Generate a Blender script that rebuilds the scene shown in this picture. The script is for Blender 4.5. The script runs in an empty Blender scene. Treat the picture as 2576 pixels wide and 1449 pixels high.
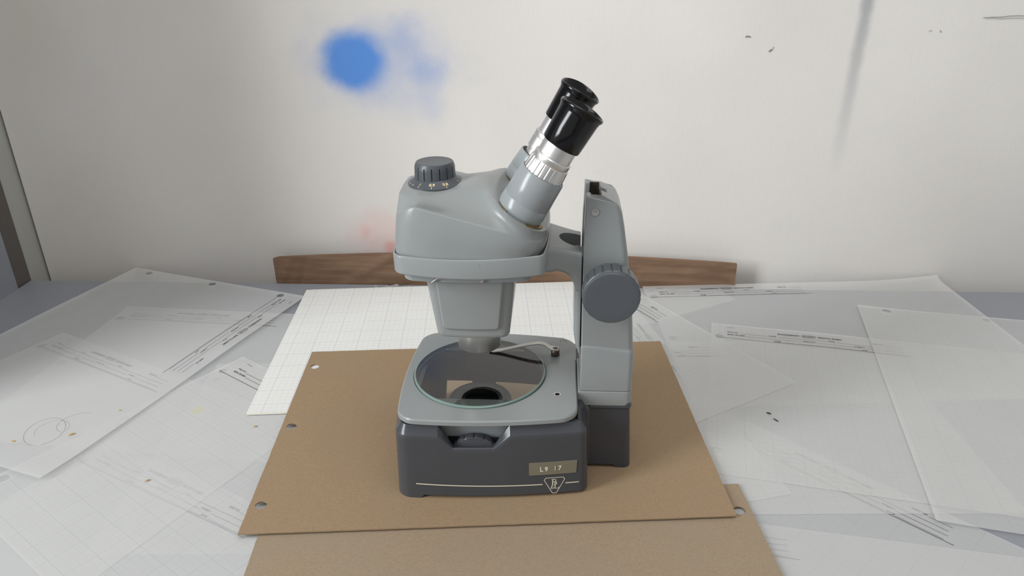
import bpy, bmesh, math, random
from mathutils import Vector, Matrix, noise as mnoise
import numpy as np

scene = bpy.context.scene
col = scene.collection
rad = math.radians

# ------------------------------------------------------------------ camera
F_PX, PITCH, ROLL = 1912.0, rad(25.0), rad(0.99)
cp, sp, cr, sr = math.cos(PITCH), math.sin(PITCH), math.cos(ROLL), math.sin(ROLL)
fwd = Vector((0, cp, -sp)); rt0 = Vector((1, 0, 0)); dn0 = Vector((0, -sp, -cp))
rt = cr * rt0 + sr * dn0
dn = -sr * rt0 + cr * dn0
cam_data = bpy.data.cameras.new('camera')
cam_data.sensor_fit = 'HORIZONTAL'
cam_data.sensor_width = 36.0
cam_data.lens = F_PX / 2576.0 * 36.0
cam_data.clip_start = 0.01
cam_data.clip_end = 50
cam = bpy.data.objects.new('camera', cam_data)
M3 = Matrix((rt, -dn, -fwd)).transposed()
cam.matrix_world = Matrix.Translation((0.0179, -0.4314, 0.3043)) @ M3.to_4x4()
col.objects.link(cam)
scene.camera = cam

# ------------------------------------------------------------------ light
world = bpy.data.worlds.new('room_daylight')
scene.world = world
world.use_nodes = True
bgn = world.node_tree.nodes['Background']
bgn.inputs['Color'].default_value = (0.97, 0.98, 1.0, 1)
bgn.inputs['Strength'].default_value = 0.42

def area(name, loc, target, sx, sy, power, color=(1, 1, 1)):
    ld = bpy.data.lights.new(name, 'AREA')
    ld.shape = 'RECTANGLE'; ld.size = sx; ld.size_y = sy
    ld.energy = power; ld.color = color
    o = bpy.data.objects.new(name, ld)
    o.location = loc
    d = Vector(target) - Vector(loc)
    o.rotation_euler = d.to_track_quat('-Z', 'Y').to_euler()
    col.objects.link(o)
    return o

area('window_daylight', (-1.30, -0.72, 0.72), (0.05, 0.0, 0.08), 0.42, 1.1, 22.0, (0.94, 0.97, 1.0))
area('overhead_fill', (0.25, -0.55, 1.9), (0.1, 0.0, 0.0), 1.4, 1.0, 9.5, (1.0, 0.98, 0.95))  # unseen area light added overhead as fill

vs = scene.view_settings
vs.view_transform = 'Standard'
vs.look = 'None'
vs.exposure = 0.25
vs.gamma = 1.0
vs.use_curve_mapping = False
scene.cycles.transparent_max_bounces = 24
scene.cycles.max_bounces = 10

# ------------------------------------------------------------------ node helpers
def srgb(r, g, b):
    def f(c):
        c /= 255.0
        return c / 12.92 if c <= 0.04045 else ((c + 0.055) / 1.055) ** 2.4
    return (f(r), f(g), f(b), 1.0)

class NT:
    def __init__(self, name):
        self.mat = bpy.data.materials.new(name)
        self.mat.use_nodes = True
        self.t = self.mat.node_tree
        self.n = self.t.nodes
        self.b = self.n['Principled BSDF']
        self.out = self.n['Material Output']
    def new(self, typ, **kw):
        nd = self.n.new(typ)
        for k, v in kw.items():
            setattr(nd, k, v)
        return nd
    def link(self, a, b):
        self.t.links.new(a, b)
    def setin(self, sock, v):
        if hasattr(v, 'is_output'):
            self.link(v, sock)
        else:
            sock.default_value = v
    def math(self, op, a, b=None, c=None, clamp=False):
        nd = self.new('ShaderNodeMath', operation=op, use_clamp=clamp)
        self.setin(nd.inputs[0], a)
        if b is not None: self.setin(nd.inputs[1], b)
        if c is not None: self.setin(nd.inputs[2], c)
        return nd.outputs[0]
    def coords(self, kind='Object'):
        return self.new('ShaderNodeTexCoord').outputs[kind]
    def mapping(self, vec, scale=(1, 1, 1), loc=(0, 0, 0)):
        m = self.new('ShaderNodeMapping')
        self.link(vec, m.inputs['Vector'])
        m.inputs['Scale'].default_value = scale
        m.inputs['Location'].default_value = loc
        return m.outputs[0]
    def noise(self, vec, scale, detail=3, rough=0.5):
        nd = self.new('ShaderNodeTexNoise')
        self.link(vec, nd.inputs['Vector'])
        nd.inputs['Scale'].default_value = scale
        nd.inputs['Detail'].default_value = detail
        nd.inputs['Roughness'].default_value = rough
        return nd.outputs['Fac']
    def ramp(self, v, lo, hi, a=0.0, b=1.0, smooth=False):
        nd = self.new('ShaderNodeMapRange')
        if smooth: nd.interpolation_type = 'SMOOTHSTEP'
        self.setin(nd.inputs[0], v)
        nd.inputs[1].default_value = lo; nd.inputs[2].default_value = hi
        nd.inputs[3].default_value = a; nd.inputs[4].default_value = b
        return nd.outputs[0]
    def mix(self, fac, a, b, mode='MIX'):
        nd = self.new('ShaderNodeMix', data_type='RGBA', blend_type=mode)
        self.setin(nd.inputs[0], fac)
        self.setin(nd.inputs[6], a)
        self.setin(nd.inputs[7], b)
        return nd.outputs[2]
    def bump(self, h, strength, dist=0.001):
        nd = self.new('ShaderNodeBump')
        nd.inputs['Strength'].default_value = strength
        nd.inputs['Distance'].default_value = dist
        self.link(h, nd.inputs['Height'])
        self.link(nd.outputs[0], self.b.inputs['Normal'])

def plain(name, rgb, rough=0.4, metal=0.0, ior=1.45, var=0.06, vscale=60, bump=0.0, bscale=900, spec=None, specks=None, coat=0.0):
    t = NT(name)
    co = t.coords()
    c = srgb(*rgb)
    n = t.noise(co, vscale, 4)
    dark = tuple(x * (1 - var) for x in c[:3]) + (1,)
    lite = tuple(min(1, x * (1 + var)) for x in c[:3]) + (1,)
    cc = t.mix(n, dark, lite)
    if specks:
        v = t.new('ShaderNodeTexVoronoi')
        t.link(co, v.inputs['Vector'])
        v.inputs['Scale'].default_value = specks[0]
        gate = t.noise(co, specks[0] * 0.31, 1)
        g = t.math('GREATER_THAN', gate, specks[1])
        s = t.math('LESS_THAN', v.outputs['Distance'], specks[2])
        cc = t.mix(t.math('MULTIPLY', g, s), cc, srgb(*specks[3]))
    t.link(cc, t.b.inputs['Base Color'])
    t.b.inputs['Roughness'].default_value = rough
    t.b.inputs['Metallic'].default_value = metal
    t.b.inputs['IOR'].default_value = ior
    if spec is not None: t.b.inputs['Specular IOR Level'].default_value = spec
    if coat: 
        t.b.inputs['Coat Weight'].default_value = coat
        t.b.inputs['Coat Roughness'].default_value = 0.12
    if bump:
        t.bump(t.noise(co, bscale, 3), bump, 0.0005)
    return t.mat

M = {}
M['grey_paint'] = plain('light_grey_enamel', (139, 143, 142), 0.27, var=0.05, vscale=45, bump=0.04, bscale=2500, specks=(420, 0.74, 0.09, (50, 50, 52)))
M['grey_paint_clean'] = plain('light_grey_enamel_clean', (143, 148, 149), 0.22, var=0.04, vscale=45)
M['dark_paint'] = plain('charcoal_enamel', (67, 69, 73), 0.24, var=0.06, vscale=50, bump=0.03, bscale=2000)
M['knob_grey'] = plain('slate_grey_plastic', (78, 82, 86), 0.34, var=0.05, vscale=80)
M['groove'] = plain('groove_shadow_grey', (52, 56, 60), 0.5)
M['black_plastic'] = plain('black_bakelite', (7, 7, 8), 0.14, var=0.1)
M['black_matte'] = plain('black_matte', (8, 8, 9), 0.7)
M['lens_glass'] = plain('dark_lens_glass', (10, 12, 16), 0.05, spec=0.8)
M['brass'] = plain('dull_brass', (140, 118, 72), 0.4, metal=0.7, var=0.15)
M['brown_metal'] = plain('oiled_brown_metal', (66, 55, 46), 0.5, metal=0.3, var=0.2)
M['print_cream'] = plain('cream_print', (216, 208, 186), 0.6, var=0.03)
M['print_yellow'] = plain('pale_yellow_print', (226, 204, 160), 0.6, var=0.03)
M['olive'] = plain('olive_label_tape', (116, 111, 94), 0.42, var=0.07, vscale=300)
M['emboss_white'] = plain('embossed_white', (208, 205, 190), 0.5, var=0.05)
M['ink'] = plain('grey_printing_ink', (48, 48, 50), 0.7, var=0.2, vscale=900)
M['pencil'] = plain('pencil_graphite', (112, 108, 104), 0.7, var=0.3, vscale=900)
M['table'] = plain('grey_table_laminate', (136, 139, 145), 0.42, var=0.03, vscale=20, bump=0.05, bscale=1200)
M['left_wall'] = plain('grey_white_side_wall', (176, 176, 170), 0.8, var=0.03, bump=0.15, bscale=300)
M['left_dark'] = plain('dark_taupe_strip', (98, 92, 88), 0.7, var=0.06)
M['left_casing'] = plain('blue_grey_casing', (142, 146, 153), 0.6, var=0.04)
M['crumb'] = plain('tan_crumb', (176, 148, 100), 0.8, var=0.2, vscale=2000)
M['lint'] = plain('dark_lint', (70, 66, 64), 0.9)
M['pad_edge'] = plain('cream_paper_edges', (226, 223, 210), 0.8, var=0.05, vscale=400)

def metal_mat():
    t = NT('brushed_aluminium')
    co = t.coords('Generated')
    n = t.noise(t.mapping(co, (4, 4, 220)), 6, 3)
    t.link(t.mix(n, srgb(206, 203, 198), srgb(236, 234, 231)), t.b.inputs['Base Color'])
    t.b.inputs['Metallic'].default_value = 1.0
    t.link(t.ramp(n, 0, 1, 0.28, 0.42), t.b.inputs['Roughness'])
    t.b.inputs['Anisotropic'].default_value = 0.5
    return t.mat
M['aluminium'] = metal_mat()
M['satin_metal'] = plain('satin_aluminium', (206, 204, 200), 0.30, metal=0.82, var=0.06, vscale=300)
M['steel'] = plain('worn_steel', (186, 184, 180), 0.36, metal=0.9, var=0.12, vscale=200)
M['steel_dark'] = plain('blued_steel', (92, 82, 76), 0.3, metal=0.9, var=0.2, vscale=200)

def glass_mat():
    t = NT('stage_plate_glass')
    t.n.remove(t.b)
    gl = t.new('ShaderNodeBsdfGlossy'); gl.inputs['Roughness'].default_value = 0.01
    tr = t.new('ShaderNodeBsdfTransparent'); tr.inputs['Color'].default_value = (0.93, 0.97, 0.95, 1)
    fr = t.new('ShaderNodeFresnel'); fr.inputs['IOR'].default_value = 1.5
    f = t.math('ADD', t.math('MULTIPLY', fr.outputs[0], 1.7), 0.0, clamp=True)
    mx = t.new('ShaderNodeMixShader')
    t.link(f, mx.inputs[0]); t.link(tr.outputs[0], mx.inputs[1]); t.link(gl.outputs[0], mx.inputs[2])
    t.link(mx.outputs[0], t.out.inputs['Surface'])
    return t.mat
M['glass'] = glass_mat()
M['glass_edge'] = plain('green_glass_edge', (122, 141, 134), 0.18, var=0.08)

def board_mat(name, c1, c2, c3):
    t = NT(name)
    co = t.coords()
    fine = t.noise(t.mapping(co, (1, 1.6, 1)), 900, 4, 0.7)
    big = t.noise(co, 22, 4)
    c = t.mix(t.ramp(fine, 0.3, 0.7), srgb(*c1), srgb(*c2))
    c = t.mix(t.ramp(big, 0.35, 0.7, 0.0, 0.45), c, srgb(*c3))
    v = t.new('ShaderNodeTexVoronoi'); t.link(t.mapping(co, (1, 1.7, 1)), v.inputs['Vector']); v.inputs['Scale'].default_value = 330
    gate = t.noise(co, 140, 2)
    sp_ = t.math('MULTIPLY', t.math('LESS_THAN', v.outputs['Distance'], 0.13), t.math('GREATER_THAN', gate, 0.54))
    c = t.mix(t.math('MULTIPLY', sp_, 0.32), c, srgb(80, 62, 44))
    t.link(c, t.b.inputs['Base Color'])
    t.b.inputs['Roughness'].default_value = 0.85
    t.b.inputs['Specular IOR Level'].default_value = 0.25
    t.bump(fine, 0.25, 0.0003)
    return t.mat
M['board'] = board_mat('kraft_chipboard', (136, 114, 88), (155, 132, 104), (142, 124, 101))
M['board_grey'] = board_mat('greyer_chipboard', (138, 120, 97), (156, 138, 115), (145, 132, 114))
M['board_edge'] = plain('chipboard_edge', (142, 120, 92), 0.9, var=0.15, vscale=600)

def vellum(name, stain=None, opacity=0.43, tint=(222, 222, 219), phase=(0.0, 0.0), gridk=1.0):
    t = NT(name)
    co = t.coords()
    sep = t.new('ShaderNodeSeparateXYZ'); t.link(co, sep.inputs[0])
    def lines(sock, period, width, off):
        x = t.math('ADD', sock, 10.0 + off)
        p = t.math('PINGPONG', x, period / 2.0)
        return t.ramp(p, width * 0.35, width, 1.0, 0.0)
    per = 0.01778
    mi = t.math('MAXIMUM', lines(sep.outputs[0], per / 4, 0.00016, phase[0]), lines(sep.outputs[1], per / 4, 0.00016, phase[1]))
    ma = t.math('MAXIMUM', lines(sep.outputs[0], per, 0.00022, phase[0]), lines(sep.outputs[1], per, 0.00022, phase[1]))
    g = t.math('MAXIMUM', t.math('MULTIPLY', mi, 0.20 * gridk), t.math('MULTIPLY', ma, 0.42 * gridk))
    mott = t.noise(co, 30, 4)
    base = t.mix(t.ramp(mott, 0.3, 0.7, 0, 1), tuple(x * 0.97 for x in srgb(*tint)[:3]) + (1,), srgb(*tint))
    base = t.mix(g, base, srgb(128, 144, 186))
    if stain:
        for (u, v, r, c, k) in stain:
            d = t.new('ShaderNodeVectorMath', operation='DISTANCE')
            t.link(co, d.inputs[0]); d.inputs[1].default_value = (u, -v, 0)
            dd = t.math('ADD', d.outputs['Value'], t.math('MULTIPLY', t.math('SUBTRACT', t.noise(co, 180, 3), 0.5), r * 0.9))
            base = t.mix(t.ramp(dd, r * 0.5, r * 1.1, k, 0.0), base, srgb(*c))
    fib = t.noise(t.mapping(co, (1, 3, 1)), 500, 3)
    t.link(base, t.b.inputs['Base Color'])
    t.b.inputs['Roughness'].default_value = 0.75
    t.b.inputs['Specular IOR Level'].default_value = 0.25
    t.bump(fib, 0.08, 0.0002)
    t.b.inputs['Alpha'].default_value = opacity
    return t.mat

def pad_mat():
    m = vellum('white_grid_pad_paper', opacity=1.0, tint=(218, 217, 212), gridk=1.5)
    return m
M['pad'] = pad_mat()

def wall_mat():
    t = NT('white_painted_wall')
    co = t.coords()
    sep = t.new('ShaderNodeSeparateXYZ'); t.link(co, sep.inputs[0])
    base = t.mix(t.ramp(t.noise(co, 6, 3), 0.3, 0.7), srgb(218, 214, 208), srgb(226, 222, 216))
    brush = t.noise(t.mapping(co, (1, 0.18, 1)), 420, 4, 0.65)
    def blob(s, z, rx, rz, edge_lo, edge_hi, k, nscale=40, namp=0.5):
        dx = t.math('DIVIDE', t.math('SUBTRACT', sep.outputs[0], s), rx)
        dz = t.math('DIVIDE', t.math('SUBTRACT', sep.outputs[1], z), rz)
        d = t.math('SQRT', t.math('ADD', t.math('MULTIPLY', dx, dx), t.math('MULTIPLY', dz, dz)))
        nn = t.math('MULTIPLY', t.math('SUBTRACT', t.noise(co, nscale, 3), 0.5), namp)
        fn = t.math('MULTIPLY', t.math('SUBTRACT', t.noise(co, 900, 2), 0.5), namp * 0.35)
        return t.ramp(t.math('ADD', t.math('ADD', d, nn), fn), edge_lo, edge_hi, k, 0.0, True)
    def over(c, f, rgb):
        return t.mix(f, c, srgb(*rgb))
    blue = (84, 138, 214)
    c = base
    c = over(c, blob(0.118, 0.200, 0.070, 0.048, 0.2, 1.3, 0.30, 30, 1.1), blue)
    c = over(c, blob(0.160, 0.194, 0.016, 0.012, 0.1, 1.6, 0.36, 70, 1.3), blue)
    c = over(c, blob(0.136, 0.222, 0.018, 0.020, 0.1, 1.5, 0.20, 60, 1.4), blue)
    c = over(c, blob(0.161, 0.168, 0.012, 0.022, 0.1, 1.4, 0.12, 50, 0.9), blue)
    c = over(c, blob(0.0925, 0.2045, 0.0285, 0.0258, 0.58, 1.38, 0.96, 45, 0.42), (84, 142, 218))
    pink = (226, 140, 132)
    c = over(c, blob(0.100, 0.040, 0.034, 0.030, 0.2, 1.25, 0.22, 40, 0.9), pink)
    c = over(c, blob(0.112, 0.026, 0.0075, 0.0085, 0.2, 1.4, 0.5, 90, 0.8), pink)
    c = over(c, blob(0.088, 0.043, 0.006, 0.008, 0.1, 1.5, 0.2, 90, 0.8), pink)
    # soft grey vertical band on the right, fading out downwards
    dx = t.math('ABSOLUTE', t.math('SUBTRACT', t.math('SUBTRACT', sep.outputs[0], 0.5245), t.math('MULTIPLY', t.math('SUBTRACT', sep.outputs[1], 0.15), 0.03)))
    dx = t.math('ADD', dx, t.math('MULTIPLY', t.math('SUBTRACT', t.noise(co, 60, 3), 0.5), 0.004))
    band = t.ramp(dx, 0.001, 0.0085, 1.0, 0.0, True)
    fade = t.ramp(sep.outputs[1], 0.10, 0.25, 0.0, 0.62)
    c = over(c, t.math('MULTIPLY', band, fade), (128, 134, 140))
    # warm smudges low on the left
    c = over(c, blob(-0.17, 0.05, 0.05, 0.09, 0.1, 1.5, 0.16, 20, 0.8), (196, 178, 156))
    c = over(c, blob(-0.20, 0.24, 0.03, 0.06, 0.1, 1.5, 0.16, 20, 0.8), (206, 192, 158))
    # small specks
    v = t.new('ShaderNodeTexVoronoi'); t.link(co, v.inputs['Vector']); v.inputs['Scale'].default_value = 120
    g = t.math('GREATER_THAN', t.noise(co, 37, 1), 0.62)
    s = t.math('LESS_THAN', v.outputs['Distance'], 0.055)
    c = over(c, t.math('MULTIPLY', t.math('MULTIPLY', g, s), 0.16), (110, 110, 110))
    t.link(c, t.b.inputs['Base Color'])
    t.b.inputs['Roughness'].default_value = 0.72
    t.b.inputs['Specular IOR Level'].default_value = 0.3
    h = t.math('ADD', brush, t.math('MULTIPLY', t.noise(co, 160, 3), 0.8))
    t.bump(h, 0.20, 0.0006)
    return t.mat
M['wall'] = wall_mat()

def cardboard_mat():
    t = NT('brown_corrugated_cardboard')
    co = t.coords()
    n = t.noise(t.mapping(co, (0.3, 3, 1)), 60, 4)
    c = t.mix(t.ramp(n, 0.3, 0.7), srgb(112, 88, 70), srgb(138, 111, 90))
    t.link(c, t.b.inputs['Base Color'])
    t.b.inputs['Roughness'].default_value = 0.85
    t.b.inputs['Specular IOR Level'].default_value = 0.2
    t.bump(t.noise(t.mapping(co, (0.2, 4, 1)), 120, 3), 0.3, 0.0006)
    return t.mat
M['cardboard'] = cardboard_mat()

# ------------------------------------------------------------------ mesh helpers
def build(name, verts, faces, mat, parent=None, smooth=None, mats=None, fmat=None, loc=None):
    me = bpy.data.meshes.new(name)
    me.from_pydata([tuple(v) for v in verts], [], faces)
    me.update()
    if mats:
        for m in mats: me.materials.append(m)
        me.polygons.foreach_set('material_index', fmat)
    elif mat:
        me.materials.append(mat)
    if smooth is not None:
        me.polygons.foreach_set('use_smooth', [True] * len(me.polygons))
        me.set_sharp_from_angle(angle=rad(smooth))
    o = bpy.data.objects.new(name, me)
    col.objects.link(o)
    if parent: o.parent = parent
    if loc: o.location = loc
    return o

def fix_normals(o):
    bm = bmesh.new(); bm.from_mesh(o.data)
    bmesh.ops.recalc_face_normals(bm, faces=bm.faces)
    bm.to_mesh(o.data); bm.free()
    return o

def bevel(o, w, seg=2, ang=30):
    m = o.modifiers.new('bevel', 'BEVEL')
    m.width = w; m.segments = seg; m.limit_method = 'ANGLE'; m.angle_limit = rad(ang)
    return o

def subsurf(o, lv=2):
    m = o.modifiers.new('subsurf', 'SUBSURF')
    m.levels = lv; m.render_levels = lv
    return o

class Geo:
    def __init__(self): self.v = []; self.f = []
    def add(self, v, f):
        k = len(self.v)
        self.v += [tuple(p) for p in v]
        self.f += [tuple(i + k for i in q) for q in f]
        return self
    def box(self, x0, x1, y0, y1, z0, z1):
        v = [(x0, y0, z0), (x1, y0, z0), (x1, y1, z0), (x0, y1, z0), (x0, y0, z1), (x1, y0, z1), (x1, y1, z1), (x0, y1, z1)]
        f = [(0, 3, 2, 1), (4, 5, 6, 7), (0, 1, 5, 4), (1, 2, 6, 5), (2, 3, 7, 6), (3, 0, 4, 7)]
        return self.add(v, f)
    def loft(self, rings, cap0=True, cap1=True, closed_loop=False):
        n = len(rings[0]); k = len(self.v)
        for r in rings: self.v += [tuple(p) for p in r]
        m = len(rings)
        for j in range(m if closed_loop else m - 1):
            a, b = j * n, ((j + 1) % m) * n
            for i in range(n):
                i2 = (i + 1) % n
                self.f.append((k + a + i, k + a + i2, k + b + i2, k + b + i))
        if not closed_loop:
            if cap0: self.f.append(tuple(k + i for i in reversed(range(n))))
            if cap1: self.f.append(tuple(k + (m - 1) * n + i for i in range(n)))
        return self
    def lathe(self, prof, n=48, org=(0, 0, 0), ax=(0, 0, 1), e1=(1, 0, 0), mod=None, cap0=True, cap1=True):
        org = Vector(org); ax = Vector(ax).normalized(); e1 = Vector(e1).normalized(); e2 = ax.cross(e1)
        rings = []
        for j, (s, r) in enumerate(prof):
            ring = []
            for i in range(n):
                ph = 2 * math.pi * i / n
                rr, ss = r, s
                if mod: rr, ss = mod(j, i, ph, r, s)
                ring.append(org + ax * ss + (e1 * math.cos(ph) + e2 * math.sin(ph)) * rr)
            rings.append(ring)
        return self.loft(rings, cap0, cap1)
    def tube(self, path, r, n=10):
        pts = [Vector(p) for p in path]
        rings = []
        up = Vector((0, 0, 1))
        for i, p in enumerate(pts):
            d = (pts[min(i + 1, len(pts) - 1)] - pts[max(i - 1, 0)]).normalized()
            x = d.cross(up)
            if x.length < 1e-4: x = d.cross(Vector((0, 1, 0)))
            x.normalize(); y = x.cross(d)
            rings.append([p + x * r * math.cos(2 * math.pi * k / n) + y * r * math.sin(2 * math.pi * k / n) for k in range(n)])
        return self.loft(rings)
    def obj(self, name, mat, parent=None, smooth=None):
        return build(name, self.v, self.f, mat, parent, smooth)

def fillet(pts, radii, seg=8):
    out = []
    n = len(pts)
    for i in range(n):
        p = Vector(pts[i]); a = Vector(pts[i - 1]); b = Vector(pts[(i + 1) % n])
        r = radii[i]
        if r <= 0:
            out.append(tuple(p)); continue
        da = (a - p).normalized(); db = (b - p).normalized()
        ang = da.angle(db)
        t = r / math.tan(ang / 2)
        c = p + (da + db).normalized() * (r / math.sin(ang / 2))
        s = p + da * t; e = p + db * t
        a0 = math.atan2((s - c).y, (s - c).x); a1 = math.atan2((e - c).y, (e - c).x)
        d = a1 - a0
        while d > math.pi: d -= 2 * math.pi
        while d < -math.pi: d += 2 * math.pi
        for k in range(seg + 1):
            q = a0 + d * k / seg
            out.append((c.x + r * math.cos(q), c.y + r * math.sin(q)))
    return out

def densify(pts, step, breaks=()):
    out = []
    n = len(pts)
    for i in range(n):
        a = pts[i]; b = pts[(i + 1) % n]
        L = math.hypot(b[0] - a[0], b[1] - a[1])
        ts = set(k / max(1, math.ceil(L / step)) for k in range(max(1, math.ceil(L / step))))
        if abs(b[0] - a[0]) > 1e-6 and L > step:
            for x in breaks:
                t = (x - a[0]) / (b[0] - a[0])
                if 0.001 < t < 0.999: ts.add(t)
        for t in sorted(ts):
            out.append((a[0] + (b[0] - a[0]) * t, a[1] + (b[1] - a[1]) * t))
    return out

def inset(pts, d):
    """CCW polygon moved inwards by d"""
    if d == 0: return list(pts)
    out = []
    n = len(pts)
    for i in range(n):
        p = Vector(pts[i]); a = Vector(pts[i - 1]); b = Vector(pts[(i + 1) % n])
        d1 = (p - a); d2 = (b - p)
        d1 = d1.normalized() if d1.length > 1e-9 else d2.normalized()
        d2 = d2.normalized() if d2.length > 1e-9 else d1
        n1 = Vector((-d1.y, d1.x)); n2 = Vector((-d2.y, d2.x))
        m = n1 + n2
        if m.length < 1e-6: m = n1
        m.normalize()
        k = max(0.5, m.dot(n1))
        q = p + m * (d / k)
        out.append((q.x, q.y))
    return out

def text_geo(body, bold=False, res=3):
    cu = bpy.data.curves.new('t', 'FONT')
    cu.body = body
    cu.resolution_u = res
    cu.fill_mode = 'FRONT'
    if bold: cu.offset = 0.035
    ob = bpy.data.objects.new('t', cu)
    col.objects.link(ob)
    dg = bpy.context.evaluated_depsgraph_get()
    me = bpy.data.meshes.new_from_object(ob.evaluated_get(dg))
    v = [(q.co.x, q.co.y) for q in me.vertices]
    f = [tuple(p.vertices) for p in me.polygons]
    bpy.data.objects.remove(ob); bpy.data.curves.remove(cu); bpy.data.meshes.remove(me)
    xs = [p[0] for p in v]; ys = [p[1] for p in v]
    x0, x1, y0, y1 = min(xs), max(xs), min(ys), max(ys)
    v = [((p[0] - x0) / (x1 - x0), (p[1] - y0) / (y1 - y0)) for p in v]
    return v, f

_tc = {}
def text_box(geo, body, x0, x1, y0, y1, mapf, bold=False):
    key = (body, bold)
    if key not in _tc: _tc[key] = text_geo(body, bold)
    v, f = _tc[key]
    geo.add([mapf(x0 + (x1 - x0) * p[0], y0 + (y1 - y0) * p[1]) for p in v], f)

def ribbon(geo, pts, w, mapf, closed=False):
    """flat stroke of width w through 2D points"""
    pts = [Vector(p) for p in pts]
    n = len(pts)
    L, R_ = [], []
    for i in range(n):
        if closed:
            a, b = pts[i - 1], pts[(i + 1) % n]
        else:
            a, b = pts[max(i - 1, 0)], pts[min(i + 1, n - 1)]
        p = pts[i]
        d1 = (p - a) if (p - a).length > 1e-9 else (b - p)
        d2 = (b - p) if (b - p).length > 1e-9 else (p - a)
        d1 = d1.normalized(); d2 = d2.normalized()
        n1 = Vector((-d1.y, d1.x)); n2 = Vector((-d2.y, d2.x))
        m = (n1 + n2)
        m = m.normalized() if m.length > 1e-6 else n1
        k = max(0.4, m.dot(n1))
        L.append(p + m * (w / 2 / k)); R_.append(p - m * (w / 2 / k))
    v = [mapf(p.x, p.y) for p in L] + [mapf(p.x, p.y) for p in R_]
    f = []
    for i in range(n if closed else n - 1):
        j = (i + 1) % n
        f.append((i, n + i, n + j, j))
    geo.add(v, f)

def thing(name, label, cat, loc=(0, 0, 0), rz=0, group=None):
    o = bpy.data.objects.new(name, None)
    o.empty_display_size = 0.02
    col.objects.link(o)
    o.location = loc; o.rotation_euler = (0, 0, rz)
    return tag(o, label, cat, group)

def tag(o, label, cat, group=None):
    o['label'] = label; o['category'] = cat
    if group: o['group'] = group
    return o

def struct(o, label=None):
    o['kind'] = 'structure'
    if label: o['label'] = label
    return o

# ------------------------------------------------------------------ the setting
WTH = rad(-4.0)
P0 = Vector((-0.2131, 0.2421, 0))
WU = Vector((math.cos(WTH), math.sin(WTH), 0)); WN = Vector((-math.sin(WTH), math.cos(WTH), 0))
GAP = 0.028
PW = P0 + WN * GAP

# back wall (object space: x along the wall, y up, z towards the room)
g = Geo()
g.box(-0.2475, 2.2, -0.75, 1.9, -0.08, 0.0)
wall = g.obj('wall_back', M['wall'])
wall.matrix_world = Matrix.Translation(PW) @ Matrix((WU, Vector((0, 0, 1)), -WN)).transposed().to_4x4()
struct(wall, 'white painted wall with a blue spray-paint blotch and faint pink overspray')
# scuffs and chips in the wall paint, children of the wall
def wall_mark(name, pts, w, mat, h=0.0004):
    g = Geo(); ribbon(g, pts, w, lambda x, y: (x, y, h)); ribbon(g, pts, w * 0.5, lambda x, y: (x, y, h * 2.2))
    return g.obj(name, mat, wall)
M['scuff'] = plain('bare_plaster_scuff', (188, 186, 178), 0.9, var=0.1, vscale=900)
M['scuff_dark'] = plain('scuff_edge_grey', (140, 140, 134), 0.9, var=0.15, vscale=900)
wall_mark('paint_chip', [(0.4312, 0.2220), (0.4335, 0.2226), (0.4355, 0.2217)], 0.0010, M['scuff_dark'])
wall_mark('paint_chip', [(0.4522, 0.2098), (0.4535, 0.2112), (0.4548, 0.2112)], 0.0010, M['scuff_dark'])
wall_mark('paint_chip', [(0.4545, 0.2115), (0.4556, 0.2138)], 0.0007, M['scuff'])
wall_mark('paint_chip', [(0.5808, 0.2258), (0.5830, 0.2256)], 0.0007, M['scuff'])
wall_mark('paint_chip', [(0.5898, 0.2258), (0.5908, 0.2242)], 0.0005, M['scuff_dark'])
random.seed(4)
wall_mark('paint_crack', [(0.622 + k * 0.0035, 0.2357 + random.uniform(-0.0003, 0.0003) + k * 0.00012) for k in range(16)], 0.0004, M['scuff_dark'])
wall_mark('paint_crack', [(0.624 + k * 0.0035, 0.2350 + random.uniform(-0.0004, 0.0004) - k * 0.00002) for k in range(16)], 0.0006, M['scuff'])

# left wall, its dark strip and its casing
LW0 = Vector((-0.4617, 0.2625, 0))
LD = Vector((math.cos(rad(86)), math.sin(rad(86)), 0)); LN = Vector((math.sin(rad(86)), -math.cos(rad(86)), 0))
LM = Matrix.Translation(LW0) @ Matrix((LD, Vector((0, 0, 1)), LN)).transposed().to_4x4()
g = Geo(); g.box(-0.30, 0.05, -0.75, 1.9, -0.06, -0.0006)
o = g.obj('wall_left', M['left_wall']); o.matrix_world = LM; struct(o, 'narrow grey side wall at the left corner')
g = Geo(); g.box(-0.03, 0.0, -0.75, 1.9, -0.02, 0.0004)  # thin upright strip in one even dark tone
o = g.obj('trim_1', M['left_dark']); o.matrix_world = LM; struct(o, 'dark taupe upright strip beside the table edge')
g = Geo(); g.box(-0.30, -0.022, -0.75, 1.9, -0.02, 0.003)
o = bevel(g.obj('trim_2', M['left_casing']), 0.0015); o.matrix_world = LM; struct(o, 'blue-grey upright casing at the far left')

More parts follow.
